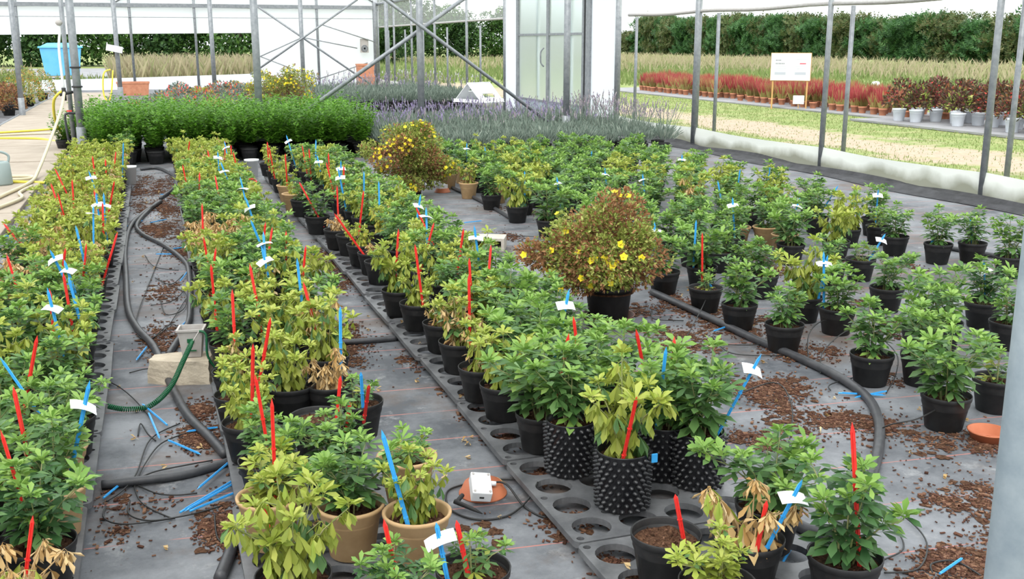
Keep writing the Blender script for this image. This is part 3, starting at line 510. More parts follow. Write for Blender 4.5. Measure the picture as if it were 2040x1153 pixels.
# ---------------------------------------------------------------- outside: trees
def rand_dir():
    z = U(-1, 1); a = U(0, 2 * math.pi); r = math.sqrt(1 - z * z); return Vector((r * math.cos(a), r * math.sin(a), z))
def conifer_mesh(w, d, h, n, seed, m):
    random.seed(seed); V = []; F = []; lobes = [(Vector((U(-.5, .5) * w, U(-.45, .45) * d, h * U(.15, .95))), U(.35, .6)) for _ in range(22)]
    for i in range(n):
        if rnd() < .75:
            c, r = random.choice(lobes); dv = rand_dir(); dv.y = -abs(dv.y) if rnd() < .6 else dv.y; p = c + Vector((dv.x * r * w * .38, dv.y * r * d * .5, dv.z * r * .9))
        else: p = Vector((U(-.5, .5) * w, U(-.5, .5) * d, U(.05, 1.0) * h))
        p.z = max(.05, min(p.z, h * (.93 + .07 * math.sin(p.x * 4 + seed) + .05 * math.sin(p.x * 9))))
        up = Vector((U(-.5, .9), U(-.7, .3), U(.35, 1.0))).normalized(); L_ = U(.36, .8) * (1.15 if p.z > h * .8 else 1)
        s = up.cross(rand_dir()).normalized()
        b0 = len(V)
        for k in range(3):
            q0 = p + up * (L_ * .28 * k); off = s * (.13 * L_) * (1.3 - .35 * k)
            tip1 = q0 + up * L_ * .38 + s * L_ * .30 * (1 - .2 * k); tip2 = q0 + up * L_ * .38 - s * L_ * .30 * (1 - .2 * k)
            V += [q0, q0 + up * L_ * .2, tip1, tip2]; j = b0 + 4 * k; F += [(j, j + 1, j + 2), (j, j + 3, j + 1)]
        V += [p - s * .03, p + s * .03, p + up * L_ * 1.15]; F += [(b0 + 12, b0 + 13, b0 + 14)]
    me = bpy.data.meshes.new('foliage'); me.from_pydata([tuple(v) for v in V], [], F); me.materials.append(m); me.update(); return me
def decid_mesh(w, h, n, seed, m, z0=.15):
    random.seed(seed); V = []; F = []
    lobes = [(Vector((U(-.36, .36) * w, U(-.36, .36) * w, h * U(z0 + .1, .88))), U(.12, .24) * w) for _ in range(26)]
    for i in range(n):
        c, r = random.choice(lobes); dv = rand_dir(); p = c + dv * r * (.55 + .5 * rnd() ** .5); p.z = max(.1, p.z)
        s = U(.10, .22); a = (dv + rand_dir() * .8).normalized(); u = a.orthogonal().normalized(); v = a.cross(u); b0 = len(V); t = U(0, 6.28); u, v = u * math.cos(t) + v * math.sin(t), v * math.cos(t) - u * math.sin(t)
        V += [p - u * s, p - v * s * .55 + a * .03, p + u * s, p + v * s * .55 + a * .03]; F.append((b0, b0 + 1, b0 + 2, b0 + 3))
    me = bpy.data.meshes.new('foliage'); me.from_pydata([tuple(v) for v in V], [], F); me.materials.append(m); me.update(); return me
def trunk_mesh(h, r):
    mb = MB(); mb.tube([(0, 0, 0), (.05, 0, h * .4), (0, .05, h * .8)], [r, r * .8, r * .35], 8)
    for k in range(5):
        a = k * 1.3; mb.tube([(0, 0, h * .3 + .08 * k * h), (.5 * math.cos(a) * h * .2, .5 * math.sin(a) * h * .2, h * (.5 + .08 * k))], [r * .4, r * .1], 5)
    return mb.mesh('trunk', M['bark'], True)
CON = [conifer_mesh(3.4, 3.0, 4.3, 2600, 50 + k, M['con'] if k % 3 else M['con2']) for k in range(5)]   
TRK = trunk_mesh(1.0, .05)
random.seed(5)
ny = 29
for i in range(ny):
    y = 47 + 2.55 * i; t = i / (ny - 1); h = 3.0 + 1.25 * t + U(-.3, .35)
    if i >= ny - 2: h *= .62
    e = tag(empty('hedge_cypress', (52 + U(-.5, .5) + 3 * t, y, -.03), U(-.3, .3) + math.pi / 2), 'dark green cypress %s from the right in the tall hedge across the field' % ordw(i + 1), 'tree', 'cypresses of the right hedge')
    put('trunk', TRK, e, sc=(1, 1, h * .9)); put('foliage', CON[i % 5], e, (0, 0, .05), U(-.25, .25), (1.0, 1.0, h / 4.3))['kind'] = 'stuff'
DEC = [decid_mesh(6, 6.5, 5200, 70 + k, M['dec'] if k != 1 else M['dec2'], .02) for k in range(3)]
DTR = trunk_mesh(6, .16)
random.seed(6)
for i in range(13):
    x = -17 + 2.9 * i; e = tag(empty('broadleaf_tree', (x, 82 + U(-2, 2), 0), U(0, 6)), 'dense dark tree %s from the left behind the blue container yard' % ordw(i + 1), 'tree', 'trees behind the yard')
    s = U(.8, 1.05); put('trunk', DTR, e, sc=s); put('foliage', DEC[(i * 2 + 1) % 3], e, (0, 0, -.2), 0, s)['kind'] = 'stuff'
for i in range(9):
    t = i / 8; e = tag(empty('broadleaf_tree', (20 + 20 * t, 104 + U(-3, 3), 0), U(0, 6)), 'loose green tree %s from the left seen between panel and door' % ordw(i + 1), 'tree', 'trees beyond the meadow')
    s = U(.62, .9); put('trunk', DTR, e, sc=s); put('foliage', DEC[i % 3], e, (0, 0, -.3), 0, (s * 1.1, s * 1.1, s))['kind'] = 'stuff'

# ---------------------------------------------------------------- outside: grass (nobody could count it)
def blades(name, boxes, m, label, seed):
    """boxes: (x0,x1,y0,y1,count,hmin,hmax,width); one object of upright blades"""
    rng = np.random.default_rng(seed); VV = []; 
    for (x0, x1, y0, y1, n, h0, h1, wd) in boxes:
        x = rng.uniform(x0, x1, n); y = rng.uniform(y0, y1, n); h = rng.uniform(h0, h1, n); a = rng.uniform(0, 2 * np.pi, n); lx = rng.normal(0, .25, n) * h; ly = rng.normal(0, .25, n) * h
        wx = np.cos(a) * wd; wy = np.sin(a) * wd; z = np.full(n, -.03)
        VV.append(np.stack([np.stack([x - wx, y - wy, z], 1), np.stack([x + wx, y + wy, z], 1), np.stack([x + lx * .4 + wx * .6, y + ly * .4 + wy * .6, z + h * .6], 1), np.stack([x + lx, y + ly, z + h], 1)], 1).reshape(-1, 3))
    V = np.concatenate(VV); n = len(V) // 4; i = np.arange(n)[:, None] * 4
    F = np.concatenate([i + np.array([[0, 1, 2]]), i + np.array([[0, 2, 3]])], 0)
    me = bpy.data.meshes.new(name); me.vertices.add(len(V)); me.vertices.foreach_set('co', V.astype(np.float32).ravel())
    me.loops.add(F.size); me.loops.foreach_set('vertex_index', F.astype(np.int32).ravel()); me.polygons.add(len(F)); me.polygons.foreach_set('loop_start', np.arange(len(F), dtype=np.int32) * 3)
    me.materials.append(m); me.update(calc_edges=True); return tag(put(name, me), label, 'grass', kind='stuff')
blades('dry_grass', [(31, 49, 24, 75, 7500, .25, .85, .018), (34, 52, 70, 118, 4500, .3, .8, .035), (18, 34, 50, 100, 4000, .2, .6, .04)], M['dry_grass'], 'tall dry straw-coloured grass before the cypress hedge', 1)
blades('meadow_grass', [(17.6, 33, 18, 60, 14000, .08, .32, .025), (31, 50, 24, 80, 5000, .15, .45, .03), (9, 33, 42, 100, 9000, .15, .5, .045), (-8, 12, 42, 52, 2500, .15, .4, .03)], M['weed'], 'fresh green meadow grass beyond the red grass pots', 2)
blades('short_turf', [(8.5, 10.4, 8, 30, 9000, .012, .045, .007), (12.2, 15.0, 11, 34, 10000, .012, .05, .008), (10.2, 12.6, 9, 30, 2500, .012, .04, .007)], M['turf'], 'short patchy grass beside the wheel track', 3)
blades('tall_weeds', [(-1.6, 6, 44, 56, 5000, .4, 1.25, .03), (-10, -4.5, 41, 47, 800, .3, .9, .03)], M['dry_grass'], 'tall pale weeds behind the far gable skirt', 4)
# ================================================================ POTTED SHRUBS IN THE BEDS
def leaflet(mb, base, yaw, pitch, L_, W_, curl, fold, mi=0):
    """obovate leaflet from base, in the leaf frame (+Y outwards, +Z up)"""
    Mx = Matrix.Translation(base) @ Matrix.Rotation(-yaw, 4, 'Z') @ Matrix.Rotation(pitch, 4, 'X')
    pts = [(0, 0, 0)]
    for t, wd in ((.34, .58), (.70, 1.0)):
        z = -curl * L_ * t * t
        pts += [(-W_ / 2 * wd, t * L_, z + fold * W_ * wd), (0, t * L_, z), (W_ / 2 * wd, t * L_, z + fold * W_ * wd)]
    pts.append((0, L_, -curl * L_))
    mb.add([Mx @ Vector(p) for p in pts], [(0, 2, 1), (0, 3, 2), (1, 2, 5, 4), (2, 3, 6, 5), (4, 5, 7), (5, 6, 7)], mi)
def petiole(mb, a, b_, r=.0012):
    a = Vector(a); b_ = Vector(b_); s = (b_ - a).cross(Vector((0, 0, 1))); s = s.normalized() * r if s.length > 1e-9 else Vector((r, 0, 0))
    mb.add([a - s, a + s, b_ + s, b_ - s], [(0, 1, 2, 3)])
LEAF = {}
def leaf_geo(typ, k):
    """three-fingered leaf; n fresh, w wilting, t dead and curled"""
    if (typ, k) in LEAF: return LEAF[(typ, k)]
    random.seed(900 + k * 7 + ord(typ)); mb = MB(); pl = U(.014, .024)
    if typ == 'n':
        e = Vector((0, pl, .004)); petiole(mb, (0, 0, 0), e)
        for yw, s in ((R(-58 + U(-8, 8)), .86), (0, 1.0), (R(58 + U(-8, 8)), .86)):
            leaflet(mb, e, yw, R(U(-18, 4)), .065 * s * U(.92, 1.1), .027 * s * U(.9, 1.1), U(.08, .25), U(.06, .16))
    elif typ == 'w':
        e = Vector((0, pl, -.004)); petiole(mb, (0, 0, 0), e)
        for yw, s in ((R(-50 + U(-12, 12)), .86), (U(-.15, .15), 1.0), (R(50 + U(-12, 12)), .86)):
            leaflet(mb, e, yw, R(U(-78, -48)), .063 * s * U(.9, 1.1), .024 * s * U(.85, 1.1), U(.0, .2), U(.1, .28))
    else:
        e = Vector((0, pl * .8, -.012)); petiole(mb, (0, 0, 0), e)
        for yw, s in ((R(-55 + U(-30, 30)), .8), (U(-.4, .4), 1.0), (R(55 + U(-30, 30)), .8)):
            leaflet(mb, e, yw, R(U(-88, -35)), .056 * s * U(.8, 1.15), .020 * s * U(.8, 1.1), U(-.4, .55), U(.2, .5))
    LEAF[(typ, k)] = mb; return mb
ST = {  # state: stems, height, spread, leaf scale, [(weight, leaf type, material)], young material, young leaf type
    'g': (6, .215, .50, 1.0, [(8, 'n', 'g_old'), (1, 'n', 'g_new')], 'g_new', 'n'),
    'G': (7, .235, .66, 1.08, [(8, 'n', 'g_old'), (1, 'n', 'g_new')], 'g_new', 'n'),
    'd': (7, .225, .55, 1.0, [(7, 'n', 'd_old'), (2, 'n', 'g_old')], 'g_new', 'n'),
    'l': (7, .235, .48, 1.0, [(7, 'w', 'l_old'), (2, 'w', 'g_old'), (1, 'w', 'l_new')], 'l_new', 'n'),
    'L': (6, .20, .62, 1.1, [(5, 'n', 'l_old'), (3, 'n', 'l_new'), (1, 'n', 'g_old')], 'l_new', 'n'),
    'm': (6, .215, .50, 1.0, [(4, 'w', 'l_old'), (6, 't', 't_old'), (1, 'n', 'g_old')], 'l_new', 'n'),
    't': (6, .17, .48, 1.05, [(9, 't', 't_old')], 't_old', 't'),
    'q': (5, .17, .5, 1.1, [(6, 't', 't_old'), (2, 'w', 'l_new')], 't_old', 't'),
    'y': (6, .21, .5, 1.0, [(4, 'w', 'y_old'), (5, 'w', 'l_new'), (2, 't', 't_old')], 'l_new', 'n'),
    's': (4, .13, .52, .85, [(6, 'n', 'g_old'), (2, 'n', 'l_old')], 'g_new', 'n')}
DESC = {'g': 'leafy green', 'G': 'bushy green', 'd': 'dark green', 'l': 'drooping lime-green', 'L': 'yellow-green', 'm': 'half-withered lime', 't': 'withered tan', 'q': 'mostly withered tan', 'y': 'yellowing', 's': 'sparse small green', 'e': ''}
NV = {'g': 6, 'G': 4, 'd': 2, 'l': 5, 'L': 1, 'm': 4, 't': 3, 'q': 1, 'y': 4, 's': 3}
PLANT = {}
def frame(d):
    d = d.normalized(); x = d.cross(Vector((0, 0, 1)))
    x = x.normalized() if x.length > 1e-4 else Vector((1, 0, 0)); z = x.cross(d)
    return Matrix((x, d, z)).transposed().to_4x4()
def plant(state, var):
    """returns (leaf list [(type,k,material,matrix)], stems mesh, joined foliage mesh)"""
    if (state, var) in PLANT: return PLANT[(state, var)]
    random.seed(hash((ord(state), var)) % 99991 + 17); ns, H_, spread, ls, mix, ym, yt = ST[state]; leaves = []; sm = MB()
    tot = sum(m[0] for m in mix)
    def pick():
        q = U(0, tot)
        for w_, t_, m_ in mix:
            q -= w_
            if q <= 0: return t_, m_
        return mix[0][1:]
    def place(p, az, el, sc, young):
        t_, m_ = (yt, ym) if young else pick()
        if t_ != 'n': el = R(U(-18, 14))
        d = Vector((math.cos(az) * math.cos(el), math.sin(az) * math.cos(el), math.sin(el)))
        Mx = Matrix.Translation(p) @ frame(d) @ Matrix.Rotation(U(-.3, .3), 4, 'Y') @ Matrix.Scale(sc, 4); leaves.append((t_, random.randrange(4), m_, Mx))
    def whorl(p, n, sc, young):
        a0 = U(0, 6.28)
        for k in range(n): place(p, a0 + k * 2.4 + U(-.2, .2), R(U(18, 60)) if not young else R(U(30, 70)), sc * U(.75, 1.1), young)
    for i in range(ns):
        az = i * 2 * math.pi / ns + U(-.4, .4); til = spread * U(.35, 1.35) if i else .06; Ls = H_ * U(.78, 1.14) * (1.1 if not i else 1)
        base = Vector((.018 * math.cos(az), .018 * math.sin(az), 0)); pts = []
        for k in range(7):
            t = k / 6; lean = til * (t * 1.25 - .25 * t * t); pts.append(base + Vector((math.cos(az) * math.sin(lean), math.sin(az) * math.sin(lean), math.cos(lean))) * Ls * t)
        sm.tube(pts[::2], [.0035, .0028, .002, .0014], 5, cap=False)
        a0 = U(0, 6.28); nn = max(3, int(Ls / .034))
        for k in range(nn):
            t = .22 + .74 * k / (nn - 1); q = t * 6; i0 = min(5, int(q)); p = pts[i0].lerp(pts[i0 + 1], q - i0)
            sc = ls * (1.05 - .35 * max(0, t - .5) / .5) * U(.85, 1.12)
            for j in (0, math.pi): place(p, a0 + k * 1.57 + j + U(-.25, .25), R(U(-12, 22) + 22 * t), sc, False)
            if rnd() < .3 and .3 < t < .9:
                a = az + U(-1.6, 1.6); q2 = p + Vector((math.cos(a), math.sin(a), U(.5, 1.1))) * U(.03, .055); sm.tube([p, q2], [.002, .0013], 4, cap=False); whorl(q2, 4, ls * .8, rnd() < .5)
        whorl(pts[-1], 5, ls * .62, True); whorl(pts[-1] + Vector((0, 0, .006)), 3, ls * .4, True)
    mn = sorted(set(l[2] for l in leaves)); J = MB()
    for (t_, k, m_, Mx) in leaves:
        g = leaf_geo(t_, k); J.add([Mx @ Vector(v) for v in g.v], g.f, mn.index(m_))
    PLANT[(state, var)] = (leaves, sm.mesh('stems', M['stem_dry'] if state in 'tq' else M['stem_green'], True), J.mesh('foliage', [M[m_] for m_ in mn], True)); return PLANT[(state, var)]
LM = {}
def leaf_mesh(t_, k, m_):
    if (t_, k, m_) not in LM: LM[(t_, k, m_)] = leaf_geo(t_, k).mesh('leaf', M[m_], True)
    return LM[(t_, k, m_)]
# pots
def soil_mesh(r, name='soil'):
    random.seed(3); mb = MB(); n = 28; rings = [0, .25, .5, .75, .92, 1.0]; vs = [(0, 0, .006)]
    for q in rings[1:]:
        for k in range(n): a = 2 * math.pi * k / n; vs.append((r * q * math.cos(a), r * q * math.sin(a), U(-.004, .006) if q < .95 else -.004))
    fs = [(0, 1 + k, 1 + (k + 1) % n) for k in range(n)]
    for i in range(len(rings) - 2):
        for k in range(n): fs.append((1 + i * n + k, 1 + (i + 1) * n + k, 1 + (i + 1) * n + (k + 1) % n, 1 + i * n + (k + 1) % n))
    mb.add(vs, fs)
    for k in range(60):   # loose crumbs of bark
        a = U(0, 6.28); q = r * .9 * math.sqrt(rnd()); s = U(.002, .006); Mx = Matrix.Translation((q * math.cos(a), q * math.sin(a), .006)) @ Matrix.Rotation(U(0, 6), 4, rand_dir())
        mb.box((0, 0, 0), (s * U(1, 3), s, s * .6), 1 if rnd() < .5 else 0, Mx)
    return mb.mesh(name, [M['soil'], M['mulch']])
def pot_meshes():
    P = {}
    mb = MB(); mb.lathe([(0, .002), (.072, 0), (.076, .004), (.098, .130), (.1025, .133), (.1045, .152), (.1025, .154), (.0995, .150), (.0975, .112), (.09, .09)], 32); P['b'] = (mb.mesh('pot', M['black_plastic'], True), .124, .098)
    mb = MB(); mb.lathe([(0, .002), (.066, 0), (.07, .004), (.088, .12), (.094, .126), (.098, .150), (.105, .158), (.106, .166), (.100, .170), (.093, .162), (.09, .12), (.08, .1)], 32); P['o'] = (mb.mesh('pot', M['ochre'], True), .135, .092)
    mb = MB(); mb.lathe([(0, .002), (.080, 0), (.084, .004), (.090, .20), (.092, .205), (.088, .205), (.086, .16), (.08, .15)], 36); P['a'] = (mb.mesh('pot', M['airpot'], True), .178, .087)
    mb = MB(); mb.lathe([(0, .002), (.068, 0), (.071, .004), (.090, .15), (.097, .152), (.098, .172), (.094, .174), (.09, .17), (.088, .13), (.08, .12)], 24); P['w'] = (mb.mesh('pot', M['white_pot'], True), .14, .089)
    mb = MB(); mb.lathe([(0, .002), (.07, 0), (.072, .004), (.088, .12), (.098, .122), (.1, .16), (.095, .162), (.09, .155), (.088, .12), (.08, .1)], 20); P['c'] = (mb.mesh('pot', M['terracotta'], True), .13, .089)
    s = MB()
    for i in range(9):
        for k in range(20):
            a = 2 * math.pi * (k + .5 * (i % 2)) / 20; z = .012 + i * .0215; r = .083 + .008 * z / .2
            d = Vector((math.cos(a), math.sin(a), 0)); u = Vector((-d.y, d.x, 0)); c = Vector((d.x * r, d.y * r, z)); vs = [c + u * .0095 * math.cos(t) + Vector((0, 0, .0095 * math.sin(t))) for t in np.linspace(0, 2 * math.pi, 7)[:-1]]
            vs += [c + d * .014 + u * .004 * math.cos(t) + Vector((0, 0, .004 * math.sin(t))) for t in np.linspace(0, 2 * math.pi, 7)[:-1]]
            s.add(vs, [(j, (j + 1) % 6, 6 + (j + 1) % 6, 6 + j) for j in range(6)] + [tuple(range(6, 12))])
    P['studs'] = s.mesh('studs', M['airpot'], True); return P
POT = pot_meshes(); SOIL = {k: soil_mesh(POT[k][2]) for k in 'boawc'}
POTN = {'b': 'black', 'o': 'ochre', 'a': 'studded black', 'w': 'white', 'c': 'terracotta'}
PLANTS = []
CAMV = Vector((0, 0, 1.6))
def shrub(x, y, z, pk, st, sc, label, group, bed):
    if st == 'tm': st = 'q'
    name = 'potted_shrub' if st != 'e' else 'soil_filled_pot'
    e = tag(empty(name, (x, y, z), U(0, 6.28)), label, 'potted plant' if st != 'e' else 'pot', group)
    put('pot', POT[pk][0], e); so = put('soil', SOIL[pk], e, (0, 0, POT[pk][1]), U(0, 6))
    if pk == 'a': put('studs', POT['studs'], e)['kind'] = 'stuff'
    if st != 'e':
        v = random.randrange(NV[st]); leaves, sm, fol = plant(st, v); near = (Vector((x, y, .3)) - CAMV).length < NEAR
        random.seed(int(x * 1000) * 7 + int(y * 1000)); rz = U(0, 6.28); zz = POT[pk][1] - .004; sc *= U(.94, 1.06)
        put('stems', sm, e, (0, 0, zz), rz, sc)
        if near:
            B = Matrix.Translation((0, 0, zz)) @ Matrix.Rotation(rz, 4, 'Z') @ Matrix.Scale(sc, 4)
            for (t_, k, m_, Mx) in leaves:
                o = bpy.data.objects.new('leaf', leaf_mesh(t_, k, m_)); o.parent = e; o.matrix_basis = B @ Mx; COL.objects.link(o)
        else: put('foliage', fol, e, (0, 0, zz), rz, sc)['kind'] = 'stuff'
    PLANTS.append((x, y, bed, label, []))
    return e
NEAR = 5.8
TZ = .055     # top of the trays
for st_ in NV:
    for v_ in range(NV[st_]): plant(st_, v_)
beds = {}
def spot(bed, col, x, y, pk, st, sc=1.0): beds.setdefault((bed, col), []).append((y, x, pk, st, sc))
random.seed(21)
# left bed: three columns, front to back
cols1 = [('aisle-side', -.46, 2.68, 'qdgggglgdglmtlyltymlymtlylmtylymllygl', {2: 'o', 3: 'o'}),
         ('middle', -.675, 2.80, 'gdggglglggmltytlmyltytmylltmylmtylyllg', {}),
         ('walkway-side', -.89, 2.66, 'ggdgglggdgttgtylymtylmtylylmtylylylyll', {})]
for col, x0, y0, s, pk in cols1:
    y = y0
    for i, st in enumerate(s):
        if y > 14.0: break
        spot('left', col, x0 + (.05 if i < 5 else 0) + U(-.015, .015), y, pk.get(i, 'b'), st, U(1.0, 1.18)); y += (.36 if i < 5 else .37) + U(-.015, .015)
spot('left', 'aisle-side', -.42, 14.6, 'b', 'g', 1.2)
# second bed
near2 = [('left', .26, 2.62, 'b', 'l', 1.1), ('left', .25, 3.12, 'o', 'L', .85), ('left', .28, 3.46, 'b', 'G', .85), ('left', .25, 3.86, 'b', 'l', .95), ('left', .24, 4.2, 'b', 'l', .85), ('left', .25, 4.52, 'b', 'm', .7), ('left', .26, 4.98, 'b', 'g', 1.05),
         ('middle', .48, 2.36, 'b', 'd', .72), ('middle', .48, 2.98, 'o', 'G', .95), ('middle', .50, 3.38, 'b', 'G', .78), ('middle', .50, 3.84, 'b', 'e', 1), ('middle', .45, 4.25, 'b', 'l', 1.0), ('middle', .46, 4.68, 'b', 'l', 1.1), ('middle', .47, 5.05, 'b', 'l', 1.1),
         ('right', .73, 2.50, 'b', 's', .8), ('right', .66, 2.86, 'o', 'l', .8), ('right', .73, 3.30, 'o', 's', .8), ('right', .68, 3.96, 'b', 's', .8), ('right', .61, 4.22, 'b', 't', .95), ('right', .66, 4.62, 'b', 'l', 1.0), ('right', .67, 5.0, 'b', 'm', 1.15)]
for col, x, y, pk, st, sc in near2: spot('second', col, x, y, pk, st, sc)
for col, x0, y0, s in [('left', .26, 5.3, 'lgglltttgggglmlgylytllylylylyl'), ('middle', .48, 5.38, 'lmgggmtgggggmlyglytlylmylylyll'), ('right', .69, 5.32, 'glggglggglygglylymtglylylytlyl')]:
    y = y0
    for i, st in enumerate(s):
        if y > 13.9: break
        spot('second', col, x0 + U(-.015, .015), y, 'b', st, U(1.0, 1.18)); y += .37 + U(-.015, .015)
# third bed: measured pots, then the columns behind the front one
for i, (x, y, pk, st, sc) in enumerate(D_row3a): spot('third', 'left' if x < 1.40 and i != 2 and i < 29 else ('middle' if x < 1.66 else 'right'), x, y, pk, st, sc)
def free(bed, x, y, d=.165):
    return all((x - q[1]) ** 2 + (y - q[0]) ** 2 > d * d for (b_, c_), l in beds.items() if b_ == bed for q in l)
for col, x0, y0, s in [('middle', 1.56, 3.68, 'GgGGgGlglggyglgggylggylgyglylg'), ('right', 1.82, 3.50, 'GgGGGGglggggglggygglgggylggggl')]:
    y = y0
    for st in s:
        if y > 13: break
        if free('third', x0, y): spot('third', col, x0 + U(-.02, .02) - (.04 if x0 > 1.7 and 3.9 < y < 5.4 else 0), y, 'b', st, U(1.0, 1.2) * (.78 if x0 > 1.7 and 3.9 < y < 5.4 else 1))
        y += .37 + U(-.015, .015)
# right block: measured pots, then the grid behind
for x, y, pk, st, sc in D_right: spot('right', None, x, y, pk, st, sc)
y = 6.55; k = 0
while y < 12.7:
    for j in range(7):
        x = 3.10 + .43 * j + (.2 if k % 2 else 0) + U(-.05, .05)
        if x < 5.75 + .12 * (y - 8) / 4 and free('right', x, y, .27): spot('right', None, x, y, 'o' if (y > 10 and j == 0 and rnd() < .8) else 'b', random.choice('gggggGGglLgmsgg' if y < 11 else 'gggGGglg'), U(1.1, 1.4))
    y += .40; k += 1
rb = beds.pop(('right', None))
for q in rb: beds.setdefault(('right', min(7, int((q[1] - 2.9) / .43))), []).append(q)
BEDW = {'left': 'left bed', 'second': 'second bed', 'third': 'third bed', 'right': 'right block'}
SPEC = []
for (bed, col), l in beds.items():
    l.sort()
    for i, (y, x, pk, st, sc) in enumerate(l):
        cn = '%s column' % (col if isinstance(col, str) else ordw(col + 1))
        lab = ('%s shrub in %s pot' % (DESC[st if st != 'tm' else 'q'], POTN[pk]) if st != 'e' else '%s pot of bare soil' % POTN[pk]) + ', %s from front, %s, %s' % (ordw(i + 1), cn, BEDW[bed])
        SPEC.append((math.hypot(x, y), x, y, TZ if bed != 'right' else 0, pk, st, sc, lab, 'potted shrubs of the ' + BEDW[bed], bed))
SPEC.sort(key=lambda q: q[0])
for q in SPEC[:300]: shrub(*q[1:])
# the farthest of them, past three hundred: one object
jv, jf, jm, mats_, nb = [], [], [], [], 0
random.seed(55)
for (_, x, y, z, pk, st, sc, lab, grp, bed) in SPEC[300:]:
    PLANTS.append((x, y, bed, lab, [])); parts_ = [(POT[pk][0], Matrix.Translation((x, y, z)))]
    if st != 'e':
        leaves, sm, fol = plant(st, random.randrange(NV[st])); B = Matrix.Translation((x, y, z + POT[pk][1])) @ Matrix.Rotation(U(0, 6.28), 4, 'Z') @ Matrix.Scale(sc, 4); parts_ += [(fol, B), (sm, B)]
    for me, B in parts_:
        lut = []
        for m_ in me.materials:
            if m_ not in mats_: mats_.append(m_)
            lut.append(mats_.index(m_))
        jv += [tuple(B @ v.co) for v in me.vertices]
        for p_ in me.polygons: jf.append(tuple(i + nb for i in p_.vertices)); jm.append(lut[p_.material_index])
        nb += len(me.vertices)
me = bpy.data.meshes.new('distant_shrubs'); me.from_pydata(jv, [], jf)
for m_ in mats_: me.materials.append(m_)
me.polygons.foreach_set('material_index', jm); me.polygons.foreach_set('use_smooth', [True] * len(jf)); me.update()
tag(put('distant_shrubs', me), 'crowd of yellow-green potted shrubs at the far ends of the beds', 'potted plants', kind='stuff')

# trays under the three beds
def tray_mesh(nx=3, ny=4, p=.17, hr=.066):
    W_, L_ = nx * p + .02, ny * p + .02; bm = bmesh.new()
    def loop(pts):
        vs = [bm.verts.new((x, y, .055)) for x, y in pts]
        for i in range(len(vs)): bm.edges.new((vs[i], vs[(i + 1) % len(vs)]))
    c = .025; cor = []
    for sx, sy, a0 in ((1, 1, 0), (-1, 1, 90), (-1, -1, 180), (1, -1, 270)):
        for k in range(4): a = R(a0 + 30 * k); cor.append((sx * (W_ / 2 - c) + c * math.cos(a), sy * (L_ / 2 - c) + c * math.sin(a)))
    loop(cor)
    for i in range(nx):
        for j in range(ny): loop([((i - (nx - 1) / 2) * p + hr * math.cos(t), (j - (ny - 1) / 2) * p + hr * math.sin(t)) for t in np.linspace(0, 2 * math.pi, 23)[:-1]])
    for i in range(nx + 1):
        for j in range(ny + 1):
            if (i + j) % 2 == 0 or (i in (0, nx) and j in (0, ny)):
                x = (i - nx / 2) * p; y = (j - ny / 2) * p; x = max(-W_ / 2 + .026, min(W_ / 2 - .026, x)); y = max(-L_ / 2 + .026, min(L_ / 2 - .026, y))
                loop([(x + .013 * math.cos(t), y + .013 * math.sin(t)) for t in np.linspace(0, 2 * math.pi, 11)[:-1]])
    bmesh.ops.triangle_fill(bm, use_beauty=True, use_dissolve=False, edges=list(bm.edges))
    for f in bm.faces:
        if f.normal.z < 0: f.normal_flip()
    r = bmesh.ops.extrude_edge_only(bm, edges=[e for e in bm.edges if e.is_boundary])
    for v in [g for g in r['geom'] if isinstance(g, bmesh.types.BMVert)]: v.co.z -= .022
    me = bpy.data.meshes.new('plate'); bm.to_mesh(me); bm.free(); me.materials.append(M['tray']); return me
TRAY = tray_mesh()
mb = MB(); mb.lathe([(.013, 0), (.015, .034)], 10); LEG = mb.mesh('leg', M['tray'], True)
def trays(x0, ys, n, bedword, side, group, plate=None, hw=.235):
    for i in range(n):
        e = tag(empty('pot_tray', (x0 + U(-.012, .012), ys + i * .712, 0), R(U(-.7, .7))), 'grey pot tray with round holes, %s from front, %s%s' % (ordw(i + 1), side, bedword), 'tray', group)
        put('plate', plate or TRAY, e, (0, 0, U(-.004, .0)))
        for sx in (-1, 1):
            for sy in (-1, 0, 1): put('leg', LEG, e, (sx * hw, sy * .31, 0))
trays(-.575, 2.55, 17, 'left bed', 'under the ', 'pot trays'); trays(.425, 2.40, 17, 'second bed', 'under the ', 'pot trays')
trays(1.515, 2.46, 15, 'third bed', 'under the ', 'pot trays', tray_mesh(4), .32)

# ---------------------------------------------------------------- marker stakes and drip stakes
def stake_mesh(m):
    mb = MB(); L_ = 1.0
    for (w_, t_) in ((.013, .003), (.0035, .010)):
        mb.box((0, 0, .47), (w_, t_, .94))
    mb.add([(-.0065, -.0015, .94), (.0065, -.0015, .94), (.0065, .0015, .94), (-.0065, .0015, .94), (0, 0, 1.0)], [(0, 1, 4), (1, 2, 4), (2, 3, 4), (3, 0, 4)])
    for z in (.3, .62): mb.box((0, 0, z), (.015, .009, .012))
    return mb.mesh('stake', m)
STK = {'r': stake_mesh(M['red']), 'b': stake_mesh(M['blue'])}
def tag_mesh():
    mb = MB(); vs = []; n = 6
    for i in range(n + 1):
        x = -.043 + .086 * i / n; z = -.009 * (x / .043) ** 2
        for y in (-.021, .021):
            for dz in (0, .0012): vs.append((x, y, z + dz))
    fs = []
    for i in range(n):
        a = i * 4; c = a + 4; fs += [(a, c, c + 2, a + 2), (a + 1, a + 3, c + 3, c + 1), (a, a + 1, c + 1, c), (a + 2, c + 2, c + 3, a + 3)]
    fs += [(0, 2, 3, 1), (n * 4, n * 4 + 1, n * 4 + 3, n * 4 + 2)]; mb.add(vs, fs); return mb.mesh('label_tag', M['tag'])
TAG = tag_mesh()
random.seed(77)
